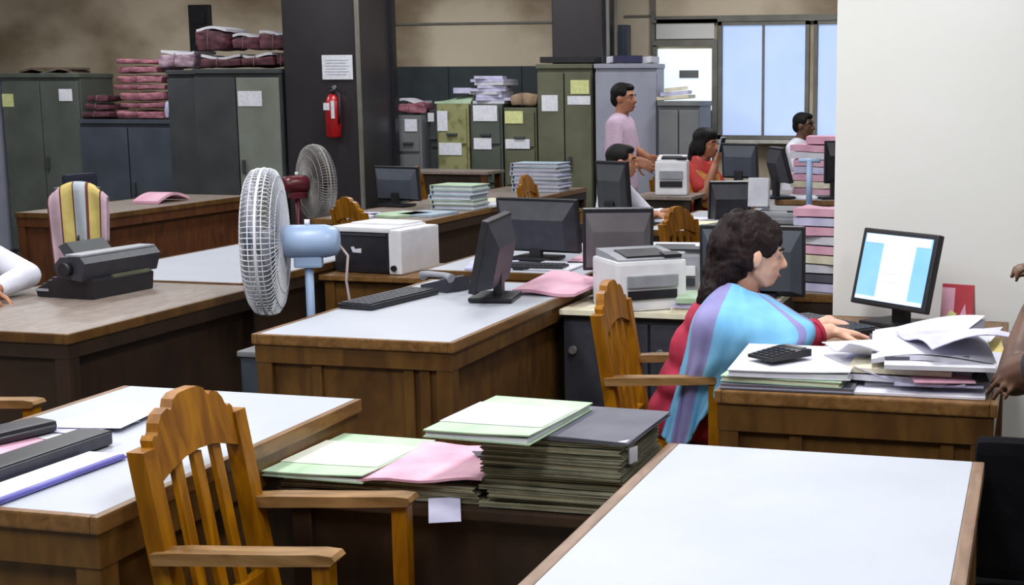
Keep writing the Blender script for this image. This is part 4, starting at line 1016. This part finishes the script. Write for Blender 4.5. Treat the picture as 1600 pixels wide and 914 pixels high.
def cr(p0, p1, p2, p3, x):
    return .5 * ((2 * p1) + (p2 - p0) * x + (2 * p0 - 5 * p1 + 4 * p2 - p3) * x * x + (3 * p1 - p0 - 3 * p2 + p3) * x ** 3)
def spl(L, x):
    n = len(L) - 1; i = min(n - 1, int(x * n)); f = x * n - i
    return cr(L[max(0, i - 1)], L[i], L[i + 1], L[min(n, i + 2)], f)
def shawl(u, v):
    row = [spl([V(p) for p in c], v) for c in SH]
    q = spl(row, u)
    fold = .55 * math.sin(u * 34 - v * 6) + .45 * math.sin(u * 17 + v * 9 + 1.3) + .35 * math.sin(u * 55 + v * 3)
    return W(q) + V((.0, -.0085, .002)) * (fold + .6) * (.35 + .9 * v)
def shawl_mi(u, v):
    return 2 if u < .06 else (1 if .22 < u < .42 or .80 < u < .83 or u > .94 else 0)
sw = part('shawl', MB().grid(shawl, 60, 40, shawl_mi), [SHB, SHL, SHD], t, 'sky blue shawl with lavender stripes')
sd = sw.modifiers.new('thick', 'SOLIDIFY'); sd.thickness = .006; sd.offset = 1

# ---------------- generic simple person
def person(label, base, yaw, pose, skin, top, leg, hair=HAIR, headc=None, heady=0, headp=0, s=1.0, lean=0.0, arms=None, sit=True, seat=.46, trunk=.50, vox=.0085, longhair=False, sleeve=.55, hs=.95, headlift=0, ar=1.0, curls=(.5, .5)):
    t = thing('person', label, 'person', base, yaw)
    b = MB(); c = MB()
    hz = seat + .08 if sit else .84 * s
    tl = trunk * s
    def tr(f): return V((lean * f, 0, hz + tl * f))
    K = [(0, (.118, .162, .11)), (.28, (.108, .148, .10)), (.55, (.108, .155, .10)), (.80, (.098, .163, .09)), (.93, (.076, .152, .06))]
    FR = []
    for (f0, r0), (f1, r1) in zip(K[:-1], K[1:]):
        for q in range(4): FR.append((f0 + (f1 - f0) * q / 4, tuple(a + (b_ - a) * q / 4 for a, b_ in zip(r0, r1))))
    for f, r in FR + [K[-1]]:
        p = tr(f); b.ell(p, tuple(q * s for q in r)); c.ell(p, tuple((q + .012) * s for q in r))
    nk = tr(1.0); hc = nk + V((.035 + lean * .2, 0, .135 * s + headlift))
    limb(b, (nk - V((0, 0, .05)), .060 * s), (hc - V((.015, 0, .05)), .050 * s))
    Mx = head_matrix(hc, heady, headp, 0, hs * s); add_head(b, Mx)
    for i, sy in enumerate((-1, 1)):
        sh = tr(.88) + V((0, sy * .165 * s, 0))
        el, wr, hd, hn = arms[i]
        el, wr = V(el), V(wr)
        limb(b, (sh, .055 * s), (sh.lerp(el, .5), .047 * s * ar), (el, .040 * s * ar), (el.lerp(wr, .4), .038 * s * ar), (wr, .026 * s * ar))
        hand(b, wr, hd, hn, .98 * s, curls[i], -sy)
        if sleeve < .99: limb(c, (sh, .068 * s), (sh.lerp(el, sleeve * 1.3), .062 * s))
        else: limb(c, (sh, .068 * s), (sh.lerp(el, .5), .060 * s), (el, .053 * s), (el.lerp(wr, sleeve - 1), .042 * s))
    lg = MB()
    for sy in (-1, 1):
        y = sy * .09 * s
        if sit:
            pts = [((.02, y, hz), .09), ((.42 * s, y, hz - .01), .066), ((.43 * s, y, hz * .5), .055), ((.41 * s, y, .09), .04), ((.53 * s, y, .045), .034)]
        else:
            pts = [((0, y, hz), .092), ((.015, y, hz * .55), .066), ((-.01, y, hz * .3), .056), ((-.02, y, .08), .04), ((.11, y, .045), .034)]
        limb(b, *[(V(p), r * s) for p, r in pts]); limb(lg, *[(V(p), (r + .014) * s) for p, r in pts[:-1]])
    part('body', flesh(b, vox, 3), skin, t)
    face_parts(t, Mx)
    part('shirt', flesh(c, .012, 3, 'shirt'), top, t); part('trousers', flesh(lg, .014, 2, 'trousers'), leg, t)
    h = MB(); rt = Mx.to_3x3().normalized().to_4x4(); k = hs * s
    def he(cc, r): h.ell(Mx @ V(cc), tuple(q * k for q in r), rt)
    he((-.028, 0, .048), (.096, .082, .084)); he((.015, 0, .088), (.070, .062, .036)); he((-.065, 0, .0), (.055, .074, .07))
    for q in (-1, 1): he((.012, q * .066, .048), (.040, .014, .034))
    if longhair:
        he((-.085, 0, -.06), (.055, .075, .09)); he((-.10, 0, -.15), (.045, .07, .10)); he((.005, .0, .075), (.085, .085, .06))
        for q in (-1, 1): he((-.015, q * .072, -.03), (.05, .018, .07))
    part('hair', flesh(h, .010, 2, 'hair'), hair, t)
    return t
TROUB = mat('beige trouser cloth', (150, 136, 124), .85)
person('standing man in a pale pink shirt before the lavender grey cabinet', (-3.10, 10.3, 0), 0, 'stand', SKIN, PINKS, TROUB, sit=False, s=1.0, trunk=.53, heady=R(-12),
       arms=[((.02, -.225, 1.12), (.18, -.20, 1.05), (.9, .1, -.35), (0, -1, .2)), ((.03, .22, 1.12), (.20, .12, 1.05), (.9, -.2, -.2), (0, 1, .2))], sleeve=.75)
ps = person('seated woman in a red and orange sari holding a phone to her mouth', (-2.42, 9.92, 0), R(-4), 'sit', SKIN, SARI, SARI, longhair=True, seat=.50, trunk=.50, lean=.04, heady=R(-6), headp=R(8), s=.95, sleeve=.5,
            arms=[((.14, -.235, .82), (.20, -.15, 1.05), (.2, .5, .8), (1, 0, 0)), ((.18, .22, .80), (.36, .10, .86), (.9, -.3, 0), (0, 0, 1))])
def sash(u, v):
    a = -1.9 + 2.6 * u; r = (.13 + .058 * min(1, v * 3)) + .006 * math.sin(v * 14)
    return V((.03 + r * .92 * math.cos(a + .3), r * 1.22 * math.sin(a), 1.10 - .34 * v - .06 * u + .012 * math.sin(u * 12)))
o = part('sari_drape', MB().grid(sash, 24, 14, lambda u, v: 1 if v > .30 else 0), [SARI, SARIO], ps, 'orange gold border of the sari'); m_ = o.modifiers.new('thick', 'SOLIDIFY'); m_.thickness = .008
ph = thing('phone', 'pale phone held at the mouth of the woman in the red sari', 'phone', (-2.195, 9.79, 1.13), R(-20))
part('case', MB().box((0, 0, .05), (.014, .055, .12), .005, (0, .25, 0)), STEELB, ph); part('screen', MB().box((.009, 0, .05), (.002, .046, .10), 0, (0, .25, 0)), DGLASS, ph)
person('seated man in a white shirt half hidden by the grey monitor', (-2.55, 8.20, 0), R(0), 'sit', SKIN, WHITES, TROUS, seat=.46, trunk=.50, lean=.05, heady=R(10), s=.93, sleeve=1.5,
       arms=[((.17, -.24, .78), (.34, -.12, .83), (.95, .2, -.1), (0, 0, 1)), ((.20, .24, .78), (.38, .12, .83), (.95, -.2, -.1), (0, 0, 1))])
office_chair('dark chair under the seated man in white', (-2.57, 8.20, 0), R(-90), CHARP, .40, .74, False, .42)
person('dark haired man in white behind the far pink files, facing right', (-2.05, 12.0, 0), R(-8), 'sit', SKIND, WHITES, TROUS, seat=.55, trunk=.53, lean=.05, heady=R(-10), s=.96, sleeve=1.5,
       arms=[((.16, -.25, .82), (.34, -.12, .86), (.95, .2, -.1), (0, 0, 1)), ((.18, .25, .82), (.36, .12, .86), (.95, -.2, -.1), (0, 0, 1))])
office_chair('dark chair under the far man in white', (-2.07, 12.0, 0), R(-90), CHARP, .40, .80, False, .53)
person('man at the left edge in a white long sleeved shirt leaning on the worn desk', (-4.30, 4.58, 0), 0, 'sit', SKIN, WHITES, TROUS, seat=.46, trunk=.48, lean=.10, heady=R(0), s=.98, sleeve=1.75, vox=.0075,
       arms=[((.28, -.30, .82), (.42, -.22, .82), (.95, .1, -.1), (0, 0, 1)), ((.40, .155, .83), (.44, -.10, .80), (.5, -.8, -.1), (0, 0, 1))])
office_chair('dark chair under the man at the left edge', (-4.38, 4.58, 0), R(-90), CHARP, .42, .85, False, .44)
person('dark skinned visitor at the right edge resting an arm on the paper desk', (.25, 3.30, 0), R(90), 'sit', SKIND, TROUS, TROUS, seat=.42, trunk=.50, lean=.05, heady=R(0), s=.98, sleeve=.35, vox=.006, ar=1.22,
       arms=[((.09, -.06, .76), (.155, .20, .905), (0, .9, -.42), (-.5, 0, .85)), ((.20, .285, .85), (.30, .248, 1.00), (.15, -.1, 1), (.2, -1, 0))], curls=(.32, 1.3))
